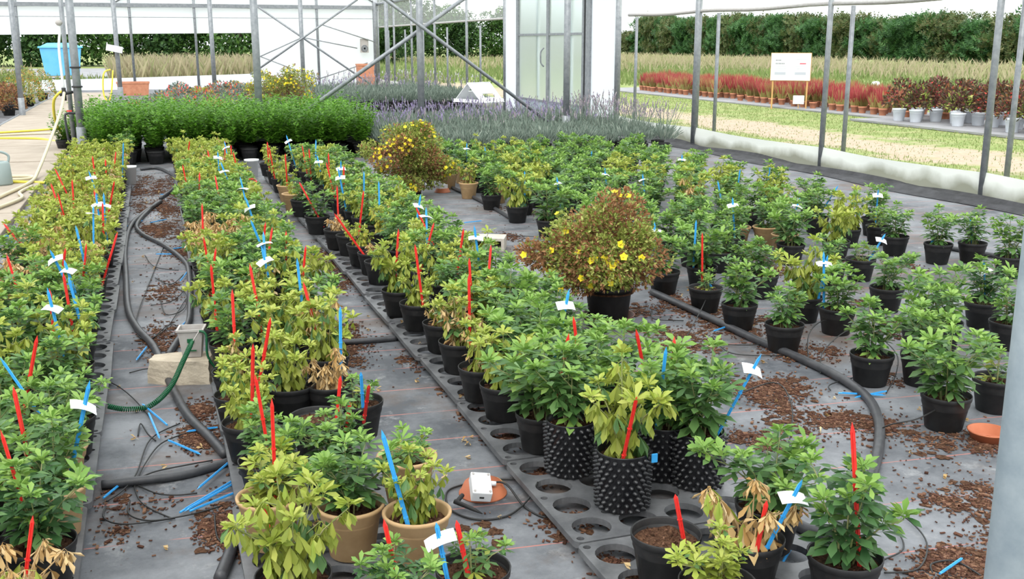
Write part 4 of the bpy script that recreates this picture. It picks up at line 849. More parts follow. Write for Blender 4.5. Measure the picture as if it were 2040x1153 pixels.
PAIR = sorted([((q[0] - s_[0]) ** 2 + (q[1] - s_[1]) ** 2, i, j) for i, s_ in enumerate(D_stakes) for j, q in enumerate(PLANTS)]); own = {}; used_ = set()
for d2, i, j in PAIR:
    if i not in own and (j, D_stakes[i][5]) not in used_: own[i] = j; used_.add((j, D_stakes[i][5]))
for i_, (bx_, by_, tx, ty, tz, c, tg, vis) in enumerate(D_stakes):
    zs = .15; d = Vector((tx - bx_, ty - by_, tz - .19)); L_ = d.length + .06; d.normalize()
    pl = PLANTS[own[i_]]
    # the stake stands in that pot: nudge its foot inside the rim
    v = Vector((bx_ - pl[0], by_ - pl[1])); lim = .07
    if v.length > lim: v = v.normalized() * lim
    sh = Vector((-.014, -.036, 0)) if vis else Vector((0, 0, 0))
    v = v + sh.xy
    lim = .05 if 'studded' in pl[3] else .072
    if v.length > lim: v = v.normalized() * lim
    foot = Vector((pl[0] + v.x, pl[1] + v.y, (.22 if 'studded' in pl[3] else .165) if pl[2] != 'right' else .10)) - d * .05
    q = Vector((tx, ty, tz)) + sh - foot
    if (Vector((bx_, by_)) - Vector((foot.x, foot.y))).length > .12 or q.length > .50: q = d * (min(L_, .42) if not vis else min(L_, .5))     # keep the lean, move the stake with its pot
    rest = pl[3].split(' pot')[1]; rest = rest.replace(' of bare soil', '')
    what = 'red plastic marker stake' if c == 'r' else ('blue plastic stake with white tag' if tg else 'plain blue plastic stake')
    e = tag(empty('marker_stake' if c == 'r' else 'label_stake' if tg else 'drip_stake', foot), what + ' in the pot' + rest.replace(', ', ' ', 1), 'stake', ('red' if c == 'r' else 'blue') + ' stakes standing in pots')
    e.rotation_mode = 'QUATERNION'; e.rotation_quaternion = Vector((0, 0, 1)).rotation_difference(q.normalized())
    o = put('shaft', STK[c], e, rz=U(-.6, .6) - .3, sc=(1, 1, q.length))
    if tg: t = put('label_tag', TAG, e, (0, -.004, q.length * U(.80, .88))); t.rotation_euler = (R(U(5, 38)), R(U(-15, 15)), R(U(-40, 25)))
# blue drip stakes lying on the cloth
mb = MB(); mb.box((0, 0, 0), (.008, .84, .004)); mb.box((0, 0, .002), (.003, .84, .006)); mb.add([(-.004, .42, -.002), (.004, .42, -.002), (.004, .42, .002), (-.004, .42, .002), (0, .5, 0)], [(0, 1, 4), (1, 2, 4), (2, 3, 4), (3, 0, 4)]); mb.tube([(0, -.42, 0), (0, -.5, 0)], .004, 6)
DRIP = mb.mesh('drip_stake', M['blue'])
dl = ['beside the cable tangle at the left bed', 'pointing at the coiled green hose', 'steep one below the coiled green hose', 'crossing the black pipe left of the second bed', 'between the stakes left of the second bed', 'leaning over the tray of the second bed', 'longest of the bundle at the second bed', 'middle one of the bundle at the second bed', 'lowest of the bundle at the second bed', 'left of the stone block', 'behind the grey trough planter', 'right of the forked hoses in the far aisle', 'left of the forked hoses in the far aisle', 'at the far pipe end in the aisle', 'on the bark near the far pipe end', 'above the bent hose in the aisle', 'below the crossing one in the aisle', 'at the bend of the right aisle hose', 'long one beside the walkway slabs', 'leftmost one beside the walkway', 'lowest one beside the walkway', 'far one on the walkway edge', 'nearer one on the walkway edge', 'on the thick pipe before the right block', 'flat across the thick pipe bend', 'crossing another at the thick pipe bend', 'in the bark at the lower right', 'between the two front pots at the tray', 'beside the concrete block']
for i, (a, c) in enumerate(D_drips):
    a = Vector(a); c = Vector(c); d = c - a; L_ = min(d.length, .34)
    o = put('drip_stake', DRIP, None, (*((a + c) / 2), .012 + .004 * (i % 3))); o.rotation_euler = (0, 0, math.atan2(d.y, d.x) - math.pi / 2 + (math.pi if i % 2 else 0)); o.scale = (1, L_, 1)
    tag(o, 'blue drip stake lying ' + dl[i], 'drip stake', 'blue drip stakes lying on the cloth')

# ---------------------------------------------------------------- pipes, tubes, bark
hl = ['thick black pipe winding down the left aisle', 'black pipe branching right in the left aisle', 'black pipe with valve at the far end of the aisle', 'black pipe crossing from the left bed to the second', 'thick black pipe curving in front of the right block', 'black pipe leading from the yellow-flowered bush to the right block', 'short black pipe crossing between second and third bed', 'thick black pipe at the lower left of the second bed', 'bent black pipe at the far third bed', 'black pipe beside the rightmost pots']
hr = [.020, .018, .018, .017, .022, .018, .016, .02, .018, .02]
for i, l in enumerate(D_hoses):
    mb = MB(); mb.tube(smooth_path([(x, y, hr[i] + .003 * math.sin(k * 2)) for k, (x, y) in enumerate(l)], 6), hr[i], 10); o = mb.build('irrigation_pipe', M['hose'], smooth=True); tag(o, hl[i], 'pipe', 'irrigation pipes')
random.seed(4)
for i, l in enumerate(D_tubes):
    lift = .10 if i in (16, 20, 21, 23, 28) else .008
    mb = MB(); n = len(l); mb.tube(smooth_path([(x, y, .006 + (lift * math.sin(math.pi * k / (n - 1)) if n > 2 else 0)) for k, (x, y) in enumerate(l)], 6), .003, 6)
    where = ['looped in the left aisle below the hoses', 'short, in the far left aisle', 'bent, in the mid left aisle', 'ring-shaped, in the left aisle', 'near the grey trough planter', 'left of the stone block', 'under the coiled green hose', 'beside the steep blue stake', 'longest strand of the tangle at the left bed', 'upper strand of the tangle at the left bed', 'right strand of the tangle at the left bed', 'lower loop of the tangle', 'strand to the leaning blue stake', 'wide loop at the left bed trays', 'inner loop under the blue bundle', 'small loop at the second bed tray', 'arched from pipe to pot by the big bush', 'below the big brown bush', 'under the lying blue stake by the right block', 'nearer one under the lying stake by the right block', 'arched at the thick pipe', 'large ring around the drooping pot', 'crossing the ring at the thick pipe', 'arched from the front right pot', 'outer loop beside the front dark green shrub', 'inner loop beside the front dark green shrub', 'arch in the bark at the lower right', 'at the third bed behind the big green shrub', 'arched right of the studded pots', 'crossing the mid left aisle', 'right of the concrete block'][i]
    tag(mb.build('drip_tube', M['tube'], smooth=True), 'thin black drip tube ' + where, 'tube', 'thin drip tubes on the cloth')
rng = np.random.default_rng(8)
bl = ['by the thick pipe at the right block', 'right of the pipe bend', 'at the right edge', 'under the front right pots', 'between the right block front pots', 'at the far end of the left aisle', 'in the mid left aisle', 'between second and third bed', 'left of the third bed trays', 'at the far third bed trays', 'left of the second bed pots', 'at the second bed front tray', 'at the lower right corner', 'right of the concrete block', 'right of the studded pots', 'at the foot of the front tray', 'below the cable tangle', 'around the stone block', 'inside the third bed', 'behind the big brown bush', 'beside the big brown bush pot', 'inside the right block', 'deep in the right block', 'in the middle of the right block', 'in front of the thick pipe', 'at the drooping pot', 'beside the walkway', 'near the white sensor box', 'along the third bed trays', 'in a tray hole near the studded pots', 'in a tray hole at the tray corner', 'in a tray hole behind the studded pots', 'in a tray hole at the lime shrub', 'in a tray hole farther up the third bed', 'in the frontmost tray holes']
for i, (cx, cy, rx, ry, n) in enumerate(D_mulch):
    mb = MB(); so_ = MB(); random.seed(300 + i); ns_ = max(3, n // 60); seeds = [(cx + rx * U(-.8, .8), cy + ry * U(-.8, .8)) for _ in range(ns_)]
    for k in range(int(n * 2.4)):
        if rnd() < .88: s0 = random.choice(seeds); x = random.gauss(s0[0], .035 + rx * .07); y = random.gauss(s0[1], .04 + ry * .07)
        else: x = cx + random.gauss(0, .6) * rx; y = cy + random.gauss(0, .6) * ry
        s = U(.003, .0065) * (1.8 if rnd() < .10 else 1); Mx = Matrix.Translation((x, y, .003 + s * .2)) @ Matrix.Rotation(U(0, 6.28), 4, 'Z') @ Matrix.Rotation(U(-.4, .4), 4, 'X')
        mb.box((0, 0, 0), (s * U(1.2, 3), s, s * .5), 0, Mx)
    for s0 in seeds:      # fine bark dust under the chips
        for k in range(max(3, min(16, n // 22))):
            x = random.gauss(s0[0], .03 + rx * .06); y = random.gauss(s0[1], .035 + ry * .06); r = U(.008, .034); a0 = U(0, 6)
            so_.add([(x + r * U(.5, 1.3) * math.cos(a0 + t), y + r * U(.5, 1.3) * math.sin(a0 + t), .0015 + .0002 * k) for t in np.linspace(0, 2 * math.pi, 10)[:-1]], [tuple(range(9))], 1)
    mb.add(so_.v, so_.f, 1)
    tag(mb.build('bark_mulch', [M['mulch'], M['soil']]), 'scattered brown bark chips ' + bl[i], 'bark chips', 'patches of spilled bark', 'stuff')
# ================================================================ OTHER PLANTS
def small_leaf(V, F, MI, p, d, up, L_, W_, mi):
    s = d.cross(up); s = s.normalized() if s.length > 1e-5 else d.orthogonal().normalized(); b0 = len(V)
    V += [tuple(p), tuple(p + d * L_ * .55 + s * W_ * .5), tuple(p + d * L_), tuple(p + d * L_ * .55 - s * W_ * .5)]; F.append((b0, b0 + 1, b0 + 2, b0 + 3)); MI.append(mi)
def finish(name, V, F, MI, mats):
    me = bpy.data.meshes.new(name); me.from_pydata([tuple(v) for v in V], [], F)
    for m in mats: me.materials.append(m)
    me.polygons.foreach_set('material_index', MI); me.update(); return me
def flower_mesh(r, m):
    mb = MB()
    for k in range(5):
        a = k * 2 * math.pi / 5; d = Vector((math.cos(a), math.sin(a), .25)); s = Vector((-math.sin(a), math.cos(a), 0))
        mb.add([(0, 0, 0), d * r * .6 + s * r * .42, d * r, d * r * .6 - s * r * .42], [(0, 1, 2, 3)])
    mb.lathe([(r * .22, .0), (r * .15, r * .15), (0, r * .18)], 6); return mb.mesh('flower', m)
FLW = flower_mesh(.023, M['p_flower'])
def potentilla(loc, rx, rz_, zc, n, brown, nflow, seed, label, pot_r, pot_h, saucer, name='potted_potentilla', lobes_n=34, scale=1.0, off=0, fs=1.0):
    random.seed(seed); e = tag(empty(name, loc), label, 'potted plant')
    mb = MB(); mb.lathe([(0, .003), (pot_r * .8, 0), (pot_r * .83, .006), (pot_r * .98, pot_h * .88), (pot_r * 1.03, pot_h * .89), (pot_r * 1.04, pot_h), (pot_r, pot_h), (pot_r * .95, pot_h * .85)], 36); mb.build('pot', M['black_plastic'], e, (0, 0, .02 if saucer else 0), smooth=True)
    if saucer:
        mb = MB(); mb.lathe([(0, .004), (pot_r * .95, 0), (pot_r * 1.12, .055), (pot_r * 1.16, .06), (pot_r * 1.10, .06), (pot_r * .95, .012), (0, .012)], 36); mb.build('saucer', M['terracotta_dark'], e, smooth=True)
    put('soil', SOIL['b'], e, (0, 0, pot_h * .92), 0, (pot_r / .09, pot_r / .09, 1))
    V = []; F = []; MI = []; tw = MB(); lobes = []
    for k in range(lobes_n):
        d = rand_dir(); d.z = d.z * .9 + .1; q = U(.45, .92); c = Vector((off + d.x * rx * q, d.y * rx * q, zc + d.z * rz_ * q)); lobes.append((c, U(.24, .42) * rx, rnd() < brown))
        tw.tube([(0, 0, pot_h * .88), (c.x * .3, c.y * .3, (pot_h + c.z) / 2), c], [.006, .004, .0015], 4, cap=False)
    ext_ = []
    for i in range(n):
        c, r, br = random.choice(lobes); d = rand_dir(); p = c + Vector((d.x, d.y, d.z * .75)) * r * (.25 + .8 * rnd() ** .6); p.z = max(p.z, pot_h * .45)
        o = Vector((p.x, p.y, p.z - zc)); out = (o.normalized() + d * .5 + rand_dir() * .7).normalized()
        mi = (0 if rnd() < .8 else 1) if br else (1 if rnd() < .85 else 0)
        L_ = U(.012, .026) * scale
        for q in range(3): small_leaf(V, F, MI, p, (out + rand_dir() * .7).normalized(), rand_dir(), L_, L_ * .42, mi)
        if o.length > rx * .8 and (p.y < -.05 or p.z > zc + rz_ * .6): ext_.append((p, out, br))
        if rnd() < .06: tw.tube([p - out * .06, p], [.0018, .001], 3, cap=False)
    put('foliage', finish('foliage', V, F, MI, [M['p_brown'], M['p_green']]), e)['kind'] = 'stuff'
    tw.build('twigs', M['twig'], e)
    random.shuffle(ext_); pass
    for (p, out, br) in ext_[:nflow]:
        f = put('flower', FLW, e, p + out * .012, sc=fs * U(.8, 1.2)); f.rotation_mode = 'QUATERNION'; f.rotation_quaternion = Vector((0, 0, 1)).rotation_difference((out + Vector((-.2, -.6, .5))).normalized())
    return e
potentilla((2.42, 5.42, 0), .39, .30, .43, 13000, .45, 34, 31, 'large brown and yellow-flowered bush in black pot on dark saucer', .135, .215, True, scale=1.25, off=-.10)
potentilla((2.54, 10.95, 0), .47, .40, .40, 12000, .36, 110, 32, 'bush full of yellow flowers with brown sprays behind third bed', .13, .2, False, scale=1.5, fs=.8)
potentilla((2.62, 22.2, 0), .55, .48, .72, 3000, .12, 60, 33, 'far olive-green yellow-flowered bush before the white panel', .16, .25, False, scale=1.9)
potentilla((2.15, 22.6, 0), .40, .40, .66, 1500, .05, 70, 34, 'far small bush dense with yellow flowers beside a post', .14, .25, False, scale=1.9)

# bright green fine-leaved plants
def feathery(seed, m, h=.62, r=.2, ns=26):
    random.seed(seed); V = []; F = []; MI = []
    for i in range(ns):
        a = U(0, 6.28); q = r * math.sqrt(rnd()); top = Vector((q * math.cos(a) * 1.15, q * math.sin(a) * 1.15, h * U(.72, 1.08) - q * .35)); base = Vector((q * .25 * math.cos(a), q * .25 * math.sin(a), .14))
        for k in range(13):
            t = .18 + .82 * k / 12; p = base.lerp(top, t)
            for j in range(2):
                b_ = U(0, 6.28); d = Vector((math.cos(b_), math.sin(b_), U(-.1, .75))).normalized(); L_ = U(.035, .075) * (1.15 - .4 * t)
                small_leaf(V, F, MI, p, d, Vector((0, 0, 1)), L_, L_ * .42, 0); q2 = p + d * L_ * .4; s = d.cross(Vector((0, 0, 1))).normalized()
                for sg in (-1, 1): small_leaf(V, F, MI, q2, (d + s * sg * .9).normalized(), Vector((0, 0, 1)), L_ * .6, L_ * .26, 0)
    return finish('foliage', V, F, MI, [m])
FEA = [feathery(40 + k, M['feather']) for k in range(4)]
SPOT = POT['b'][0]
random.seed(9)
for j in range(9):
    for i in range(13):
        x = -1.0 + .315 * i + U(-.03, .03); y = 15.0 + .31 * j + U(-.03, .03)
        if x < -.85 and y < 16.8: continue
        if x > 2.35 - .0 * j and j > 6: pass
        if any(abs(x - px) < .16 and abs(y - 16.35) < .16 for px in D_postX1): continue
        e = tag(empty('feathery_plant', (x, y, 0), U(0, 6)), 'bright green fine-leaved plant, %s from left in %s row of the green block' % (ordw(i + 1), ordw(j + 1)), 'potted plant', 'bright green plants behind the beds')
        put('pot', SPOT, e, sc=1.15); put('foliage', FEA[(i * 3 + j) % 4], e, (0, 0, 0), U(0, 6), U(1.2, 1.38))['kind'] = 'stuff'
for k in range(5):
    x, y = [(-1.35, 17.2), (-1.3, 17.6), (-1.28, 18.0), (-1.1, 18.1), (-.7, 18.0)][k]
    e = tag(empty('feathery_plant', (x, y, 0), U(0, 6)), 'green fine-leaved plant beside the walkway post, %s from the front' % ordw(k + 1), 'potted plant', 'bright green plants behind the beds')
    put('pot', SPOT, e, sc=1.15); put('foliage', FEA[k % 4], e, (0, 0, 0), U(0, 6), .95)['kind'] = 'stuff'

# lavender
def lavender(seed, nfl, fl, h=.30):
    random.seed(seed); V = []; F = []; MI = []
    for i in range(230):
        a = U(0, 6.28); q = math.sqrt(rnd()); tl = .75 * q; d = Vector((math.cos(a) * math.sin(tl), math.sin(a) * math.sin(tl), math.cos(tl))); p = Vector((q * .09 * math.cos(a), q * .09 * math.sin(a), .12)) + d * U(.03, .14)
        small_leaf(V, F, MI, p, (d + rand_dir() * .35).normalized(), rand_dir(), U(.05, .10), .010, 0)
    for i in range(nfl):
        a = U(0, 6.28); tl = U(0, .55); d = Vector((math.cos(a) * math.sin(tl), math.sin(a) * math.sin(tl), math.cos(tl))); p = Vector((.04 * math.cos(a), .04 * math.sin(a), .15)); L_ = U(.22, h)
        s = d.orthogonal().normalized() * .0022; q = p + d * L_; b0 = len(V); V += [tuple(p - s), tuple(p + s), tuple(q + s), tuple(q - s)]; F.append((b0, b0 + 1, b0 + 2, b0 + 3)); MI.append(0)
        for k in range(3): small_leaf(V, F, MI, q + d * (-.025 + .022 * k), (d + rand_dir() * .25).normalized(), rand_dir(), .035, .014, 1)
    return finish('foliage', V, F, MI, [M['lav_leaf'], fl])
LAV = [lavender(60, 9, M['lav_flower']), lavender(61, 4, M['lav_flower']), lavender(62, 2, M['lav_dry']), lavender(63, 5, M['lav_dry']), lavender(64, 20, M['lav_dry'], .42)]
random.seed(12)
for j in range(11):
    for i in range(15):
        x = 3.1 + .31 * i + (.15 if j % 2 else 0) + U(-.04, .04); y = 14.1 + .47 * j + U(-.04, .04)
        if x > 7.3 or any(abs(x - px) < .14 and abs(y - 16.35) < .2 for px in D_postX1): continue
        k = 4 if (x > 6.6 and j < 7) else (2 if j < 2 else (0 if (j > 3 and rnd() < .6) else random.choice((0, 1, 2, 3))))
        e = tag(empty('potted_lavender', (x, y, 0), U(0, 6)), 'grey lavender in black pot, %s from left in %s row, near lavender bed' % (ordw(i + 1), ordw(j + 1)), 'potted plant', 'lavender of the near bed')
        put('pot', SPOT, e); put('foliage', LAV[k], e, (0, 0, 0), U(0, 6), U(1.2, 1.45))['kind'] = 'stuff'
for j in range(8):
    for i in range(12):
        x = 3.0 + .38 * i + U(-.05, .05); y = 24.0 + .75 * j + U(-.08, .08)
        if any(abs(x - px) < .18 and abs(y - 31) < .3 for px in D_postX2): continue
        e = tag(empty('potted_lavender', (x, y, 0), U(0, 6)), 'grey lavender in black pot, %s from left in %s row, far lavender bed' % (ordw(i + 1), ordw(j + 1)), 'potted plant', 'lavender of the far bed')
        put('pot', SPOT, e, sc=1.1); put('foliage', LAV[random.choice((2, 3, 3, 1))], e, (0, 0, 0), U(0, 6), U(1.55, 1.9))['kind'] = 'stuff'
# red and orange flowering mounds behind the green block
def mound(seed, mats, wts, r=.26, h=.42, n=420):
    random.seed(seed); V = []; F = []; MI = []
    for i in range(n):
        d = rand_dir(); d.z = abs(d.z); p = Vector((d.x * r, d.y * r, .16 + d.z * (h - .16) * U(.75, 1.05))); q = rnd(); mi = 0
        for mi, w_ in enumerate(wts):
            q -= w_
            if q < 0: break
        small_leaf(V, F, MI, p, (d + rand_dir() * .8).normalized(), rand_dir(), U(.04, .08), .028, mi)
    return finish('foliage', V, F, MI, mats)
MND = [mound(80, [M['lav_leaf'], M['red_flower'], M['orange_leaf']], (.78, .14, .08)), mound(81, [M['lav_leaf'], M['red_flower'], M['orange_leaf']], (.88, .09, .03)), mound(82, [M['orange_leaf'], M['red_flower'], M['p_green']], (.30, .16, .54)), mound(83, [M['lav_leaf'], M['lav_dry']], (.9, .1))]
random.seed(14)
for j in range(7):
    for i in range(6):
        x = -.35 + .48 * i + U(-.08, .08); y = 22.4 + 1.35 * j + U(-.2, .2)
        if any(abs(x - px) < .25 and abs(y - 31) < .4 for px in D_postX2) or (i > 4 and j < 2) or (x < .15 and y > 25): continue
        e = tag(empty('flowering_mound', (x, y, 0), U(0, 6)), 'low red-flowered mound in black pot, %s from left, %s row behind green block' % (ordw(i + 1), ordw(j + 1)), 'potted plant', 'red-flowered mounds')
        put('pot', SPOT, e, sc=1.2); put('foliage', MND[random.choice((0, 0, 1, 1, 2, 3))], e, (0, 0, 0), U(0, 6), U(1.0, 1.4))['kind'] = 'stuff'
# brown and yellow-green shrubs left of the walkway
LSH = [mound(90, [M['p_brown'], M['wp_leaf']], (.7, .3), .34, .62, 900), mound(91, [M['p_green'], M['orange_leaf'], M['weed']], (.4, .25, .35), .36, .9, 900), mound(92, [M['weed'], M['p_green']], (.7, .3), .36, .85, 900)]
random.seed(15)
for i, (x, y, k, s) in enumerate([(-3.55, 25.6, 0, 1), (-3.15, 26.3, 0, 1), (-3.75, 26.6, 0, 1.05), (-3.3, 27.3, 0, 1.1), (-3.9, 27.8, 0, 1), (-3.2, 28.5, 1, 1), (-3.6, 29.3, 2, 1.1), (-3.1, 30.0, 1, 1), (-4.0, 30.4, 2, 1.1), (-3.3, 31.4, 1, 1.05), (-3.9, 32.2, 2, 1), (-4.4, 28.8, 2, 1.15), (-4.5, 31.2, 2, 1.1), (-3.0, 32.6, 1, .95)]):
    e = tag(empty('garden_shrub', (x, y, 0), U(0, 6)), '%s shrub left of the walkway, %s from the front' % (('rusty brown', 'orange and green', 'yellow-green')[k], ordw(i + 1)), 'potted plant', 'shrubs left of the walkway')
    put('pot', SPOT, e, sc=1.5); put('foliage', LSH[k], e, (0, 0, 0), U(0, 6), s)['kind'] = 'stuff'

# outside: red grass in terracotta pots, dark red plants in white pots
def redgrass(seed, red):
    random.seed(seed); V = []; F = []; MI = []
    for i in range(150):
        a = U(0, 6.28); q = .08 * math.sqrt(rnd()); tl = U(0, .42); d = Vector((math.cos(a) * math.sin(tl), math.sin(a) * math.sin(tl), math.cos(tl))); p = Vector((q * math.cos(a), q * math.sin(a), .12)); h = U(.28, .52); s = d.orthogonal().normalized() * .010; mid = p + d * h * .45; b0 = len(V)
        V += [tuple(p - s), tuple(p + s), tuple(mid + s), tuple(mid - s), tuple(p + d * h + Vector((d.x, d.y, 0)) * .05)]; F += [(b0, b0 + 1, b0 + 2, b0 + 3), (b0 + 3, b0 + 2, b0 + 4)]; tanny = rnd() > red; MI += [1, 1 if tanny else 0]
    return finish('foliage', V, F, MI, [M['imp_red'], M['imp_tan']])
RG = [redgrass(100, .92), redgrass(101, .85), redgrass(102, .55), redgrass(103, .95)]
random.seed(16)
nr = 0
for c in range(4):
    for i in range(40):
        y = 18.0 + .40 * i + U(-.06, .06); x = 15.55 + .36 * c + U(-.06, .06) + .012 * i
        if c == 0 and rnd() < .12: continue
        if y < 18.6 and c == 0: continue
        e = tag(empty('potted_red_grass', (x, y, 0), U(0, 6)), 'red-tipped grass in terracotta pot outside, %s from right in %s line' % (ordw(i + 1), ordw(c + 1)), 'potted plant', 'red grass pots outside')
        put('pot', POT['c'][0], e); put('foliage', RG[2 if (c == 0 and rnd() < .4) else random.choice((0, 1, 3))], e, (0, 0, 0), U(0, 6), U(.9, 1.15) * (1.05 if c else .95))['kind'] = 'stuff'
WPM = [mound(110, [M['wp_leaf'], M['p_brown'], M['red_flower']], (.8, .16, .04), .20, .52, 520), mound(111, [M['wp_leaf'], M['p_green']], (.7, .3), .16, .42, 380)]
random.seed(17); k = 0
for i in range(9):
    for c in range(3):
        y = 18.3 - .52 * i + U(-.08, .08); x = 14.65 + .52 * c + U(-.06, .06) + .1 * (i % 2); k += 1
        if c == 0 and i in (2, 4, 5): continue
        e = tag(empty('potted_red_shrub', (x, y, .02), U(0, 6)), 'dark red shrub in white pot outside, %s in %s line from the tunnel' % (ordw(i + 1), ordw(c + 1)), 'potted plant', 'white pots outside')
        put('pot', POT['w'][0], e, sc=1.45); put('foliage', WPM[0 if c else (i % 2)], e, (0, 0, .06), U(0, 6), U(1.25, 1.55))['kind'] = 'stuff'

# ================================================================ THINGS
# sign board outside
s = tag(empty('sign_board', (15.05, 22.95, 0), math.atan2(-.62, .5) + .0), 'white information board on two wooden posts before the red grass', 'sign')
s.rotation_euler = (0, 0, R(-40))
for x in (-.42, .42): mb = MB(); mb.box((x, .03, .65), (.035, .035, 1.36)); mb.build('post', M['wood'], s)
mb = MB(); mb.box((0, 0, 1.02), (.96, .02, .66)); bd = mb.build('board', M['white_plastic'], s)
mb = MB(); mb.box((0, .012, 1.02), (.985, .012, .685)); mb.build('frame', M['wood'], s)
pr = MB()
def bar(x, z, w_, h_, mi): pr.box((x, -.0112, z), (w_, .0016, h_), mi)
for k in range(4): bar(-.355 + .035 * k, 1.18, .022, .032, 0)
for k in range(6): bar(-.355 + .037 * k, 1.10, .024, .032, 0)
for z in (1.03, .98, .94): bar(-.24, z, .27, .009, 1)
bar(-.25, .86, .27, .07, 1); bar(.24, 1.20, .25, .010, 1); bar(.29, 1.10, .15, .03, 2); bar(.22, 1.03, .22, .009, 1); bar(.22, .97, .17, .011, 1); bar(.24, .86, .27, .07, 1)
o = pr.build('print', [M['print_grey'], M['print_pale'], M['print_red']], bd)
s = tag(empty('sign_board', (15.2, 22.75, 0), R(-40)), 'small white blank sign low in front of the red grass', 'sign')
mb = MB(); mb.box((0, 0, 0), (.27, .015, .21)); put('plate', rounded('plate', mb, M['white_plastic'], .006), s, (0, 0, .22)); mb = MB(); mb.box((0, .015, .1), (.02, .012, .22)); mb.build('stick', M['wood'], s)

# blue lidded container
s = tag(empty('blue_container', (-4.0, 54.0, 0), R(4)), 'large pale blue lidded container on the asphalt', 'container')
def frustum(mb, w0, d0, w1, d1, z0, z1, mi=0):
    vs = [(-w0 / 2, -d0 / 2, z0), (w0 / 2, -d0 / 2, z0), (w0 / 2, d0 / 2, z0), (-w0 / 2, d0 / 2, z0), (-w1 / 2, -d1 / 2, z1), (w1 / 2, -d1 / 2, z1), (w1 / 2, d1 / 2, z1), (-w1 / 2, d1 / 2, z1)]
    mb.add(vs, [(3, 2, 1, 0), (4, 5, 6, 7), (0, 1, 5, 4), (1, 2, 6, 5), (2, 3, 7, 6), (3, 0, 4, 7)], mi)
mb = MB(); frustum(mb, 1.45, 1.1, 1.78, 1.4, .1, 1.38); put('body', rounded('body', mb, M['bin'], .05), s)
mb = MB(); frustum(mb, 1.92, 1.5, 1.90, 1.48, 1.38, 1.45); frustum(mb, 1.7, 1.3, 1.1, .9, 1.45, 1.60); mb.build('lid', M['bin'], s)
mb = MB()
for x in (-.7, 0, .7): mb.box((x, 0, .05), (.15, 1.3, .09))
mb.box((0, 0, .095), (1.7, 1.3, .02)); mb.build('pallet', M['wood'], s)

# terracotta troughs
def trough(loc, rz, L_, D_, H_, label):
    e = tag(empty('terracotta_trough', loc, rz), label, 'planter'); mb = MB()
    vs = lambda w, d, z: [(-w / 2, -d / 2, z), (w / 2, -d / 2, z), (w / 2, d / 2, z), (-w / 2, d / 2, z)]
    rings = [(L_ * .92, D_ * .9, 0), (L_, D_, H_ * .86), (L_ * 1.04, D_ * 1.06, H_ * .86), (L_ * 1.04, D_ * 1.06, H_), (L_ * .96, D_ * .9, H_), (L_ * .94, D_ * .86, H_ * .6)]
    V = []; [V.extend(vs(*r)) for r in rings]; F = [(3, 2, 1, 0)] + [(i * 4 + k, i * 4 + (k + 1) % 4, (i + 1) * 4 + (k + 1) % 4, (i + 1) * 4 + k) for i in range(len(rings) - 1) for k in range(4)] + [(20, 21, 22, 23)]
    mb.add(V, F); mb.build('body', M['terracotta'], e); return e
trough((-.62, 35.4, 0), R(2), .95, .4, .42, 'terracotta trough beside the far yellow hose')
for k in range(2):
    e = trough((7.35, 38.6, .42 * k), R(-4), .62, .5, .44, 'terracotta trough at the far corner, %s of two stacked' % ('lower', 'upper')[k]); e['group'] = 'stacked corner troughs'

# white delta-roofed shelter above the lavender
s = tag(empty('white_shelter', (6.35, 21.0, 0), R(28)), 'white tent-shaped insect shelter standing over the lavender', 'shelter')
def holed(mb, w_, h_, x0, x1, y0, y1, Mx, th=.012):
    for (cx, cy, a, c) in (((-w_ / 2 + x0) / 2, 0, x0 + w_ / 2, h_), ((x1 + w_ / 2) / 2, 0, w_ / 2 - x1, h_), ((x0 + x1) / 2, (-h_ / 2 + y0) / 2, x1 - x0, y0 + h_ / 2), ((x0 + x1) / 2, (y1 + h_ / 2) / 2, x1 - x0, h_ / 2 - y1)):
        mb.box((cx, cy, 0), (a, c, th), 0, Mx)
for sg, nm in ((-1, 'front_panel'), (1, 'rear_panel')):
    mb = MB(); Mx = Matrix.Translation((0, sg * .20, .19)) @ Matrix.Rotation(sg * R(-43), 4, 'X'); holed(mb, .66, .58, -.13, .19, -.15, -.03, Mx); mb.build(nm, M['white_plastic'], s, (0, 0, .42))
mb = MB(); mb.box((0, 0, 0), (.68, .84, .012)); mb.build('floor_panel', M['white_plastic'], s, (0, 0, .42))
mb = MB(); mb.box((-.33, -.0, .03), (.012, .8, .06)); mb.box((.33, 0, .03), (.012, .8, .06)); mb.build('side_lip', M['white_plastic'], s, (0, 0, .42))
for x in (-.34, .34): mb = MB(); mb.tube([(x, -.2, 0), (x, -.2, .43)], .012, 8); mb.build('leg', M['galv'], s)

# white buckets
def bucket(loc, label, r=.085, h=.22):
    e = tag(empty('white_bucket', loc), label, 'bucket'); mb = MB(); mb.lathe([(0, .002), (r * .8, 0), (r * .97, h * .9), (r * 1.04, h * .9), (r * 1.05, h), (r * .97, h), (r * .8, .02), (0, .02)], 24); mb.build('body', M['white_plastic'], e, smooth=True)
    mb = MB(); mb.tube([(r * 1.03 * math.cos(a), r * 1.03 * math.sin(a) * .3 - .06 * math.sin(a), h * .9 - .05 * math.sin(a)) for a in np.linspace(0, math.pi, 9)], .003, 5); mb.build('handle', M['galv'], e)
bucket((1.06, 13.1, 0), 'white bucket at the far left end of the third bed'); bucket((3.36, 11.95, 0), 'white bucket behind the ochre pots of the right block', .1, .2); bucket((-.33, 12.5, TZ), 'white bucket on the left bed tray beside the far aisle', .075, .2)

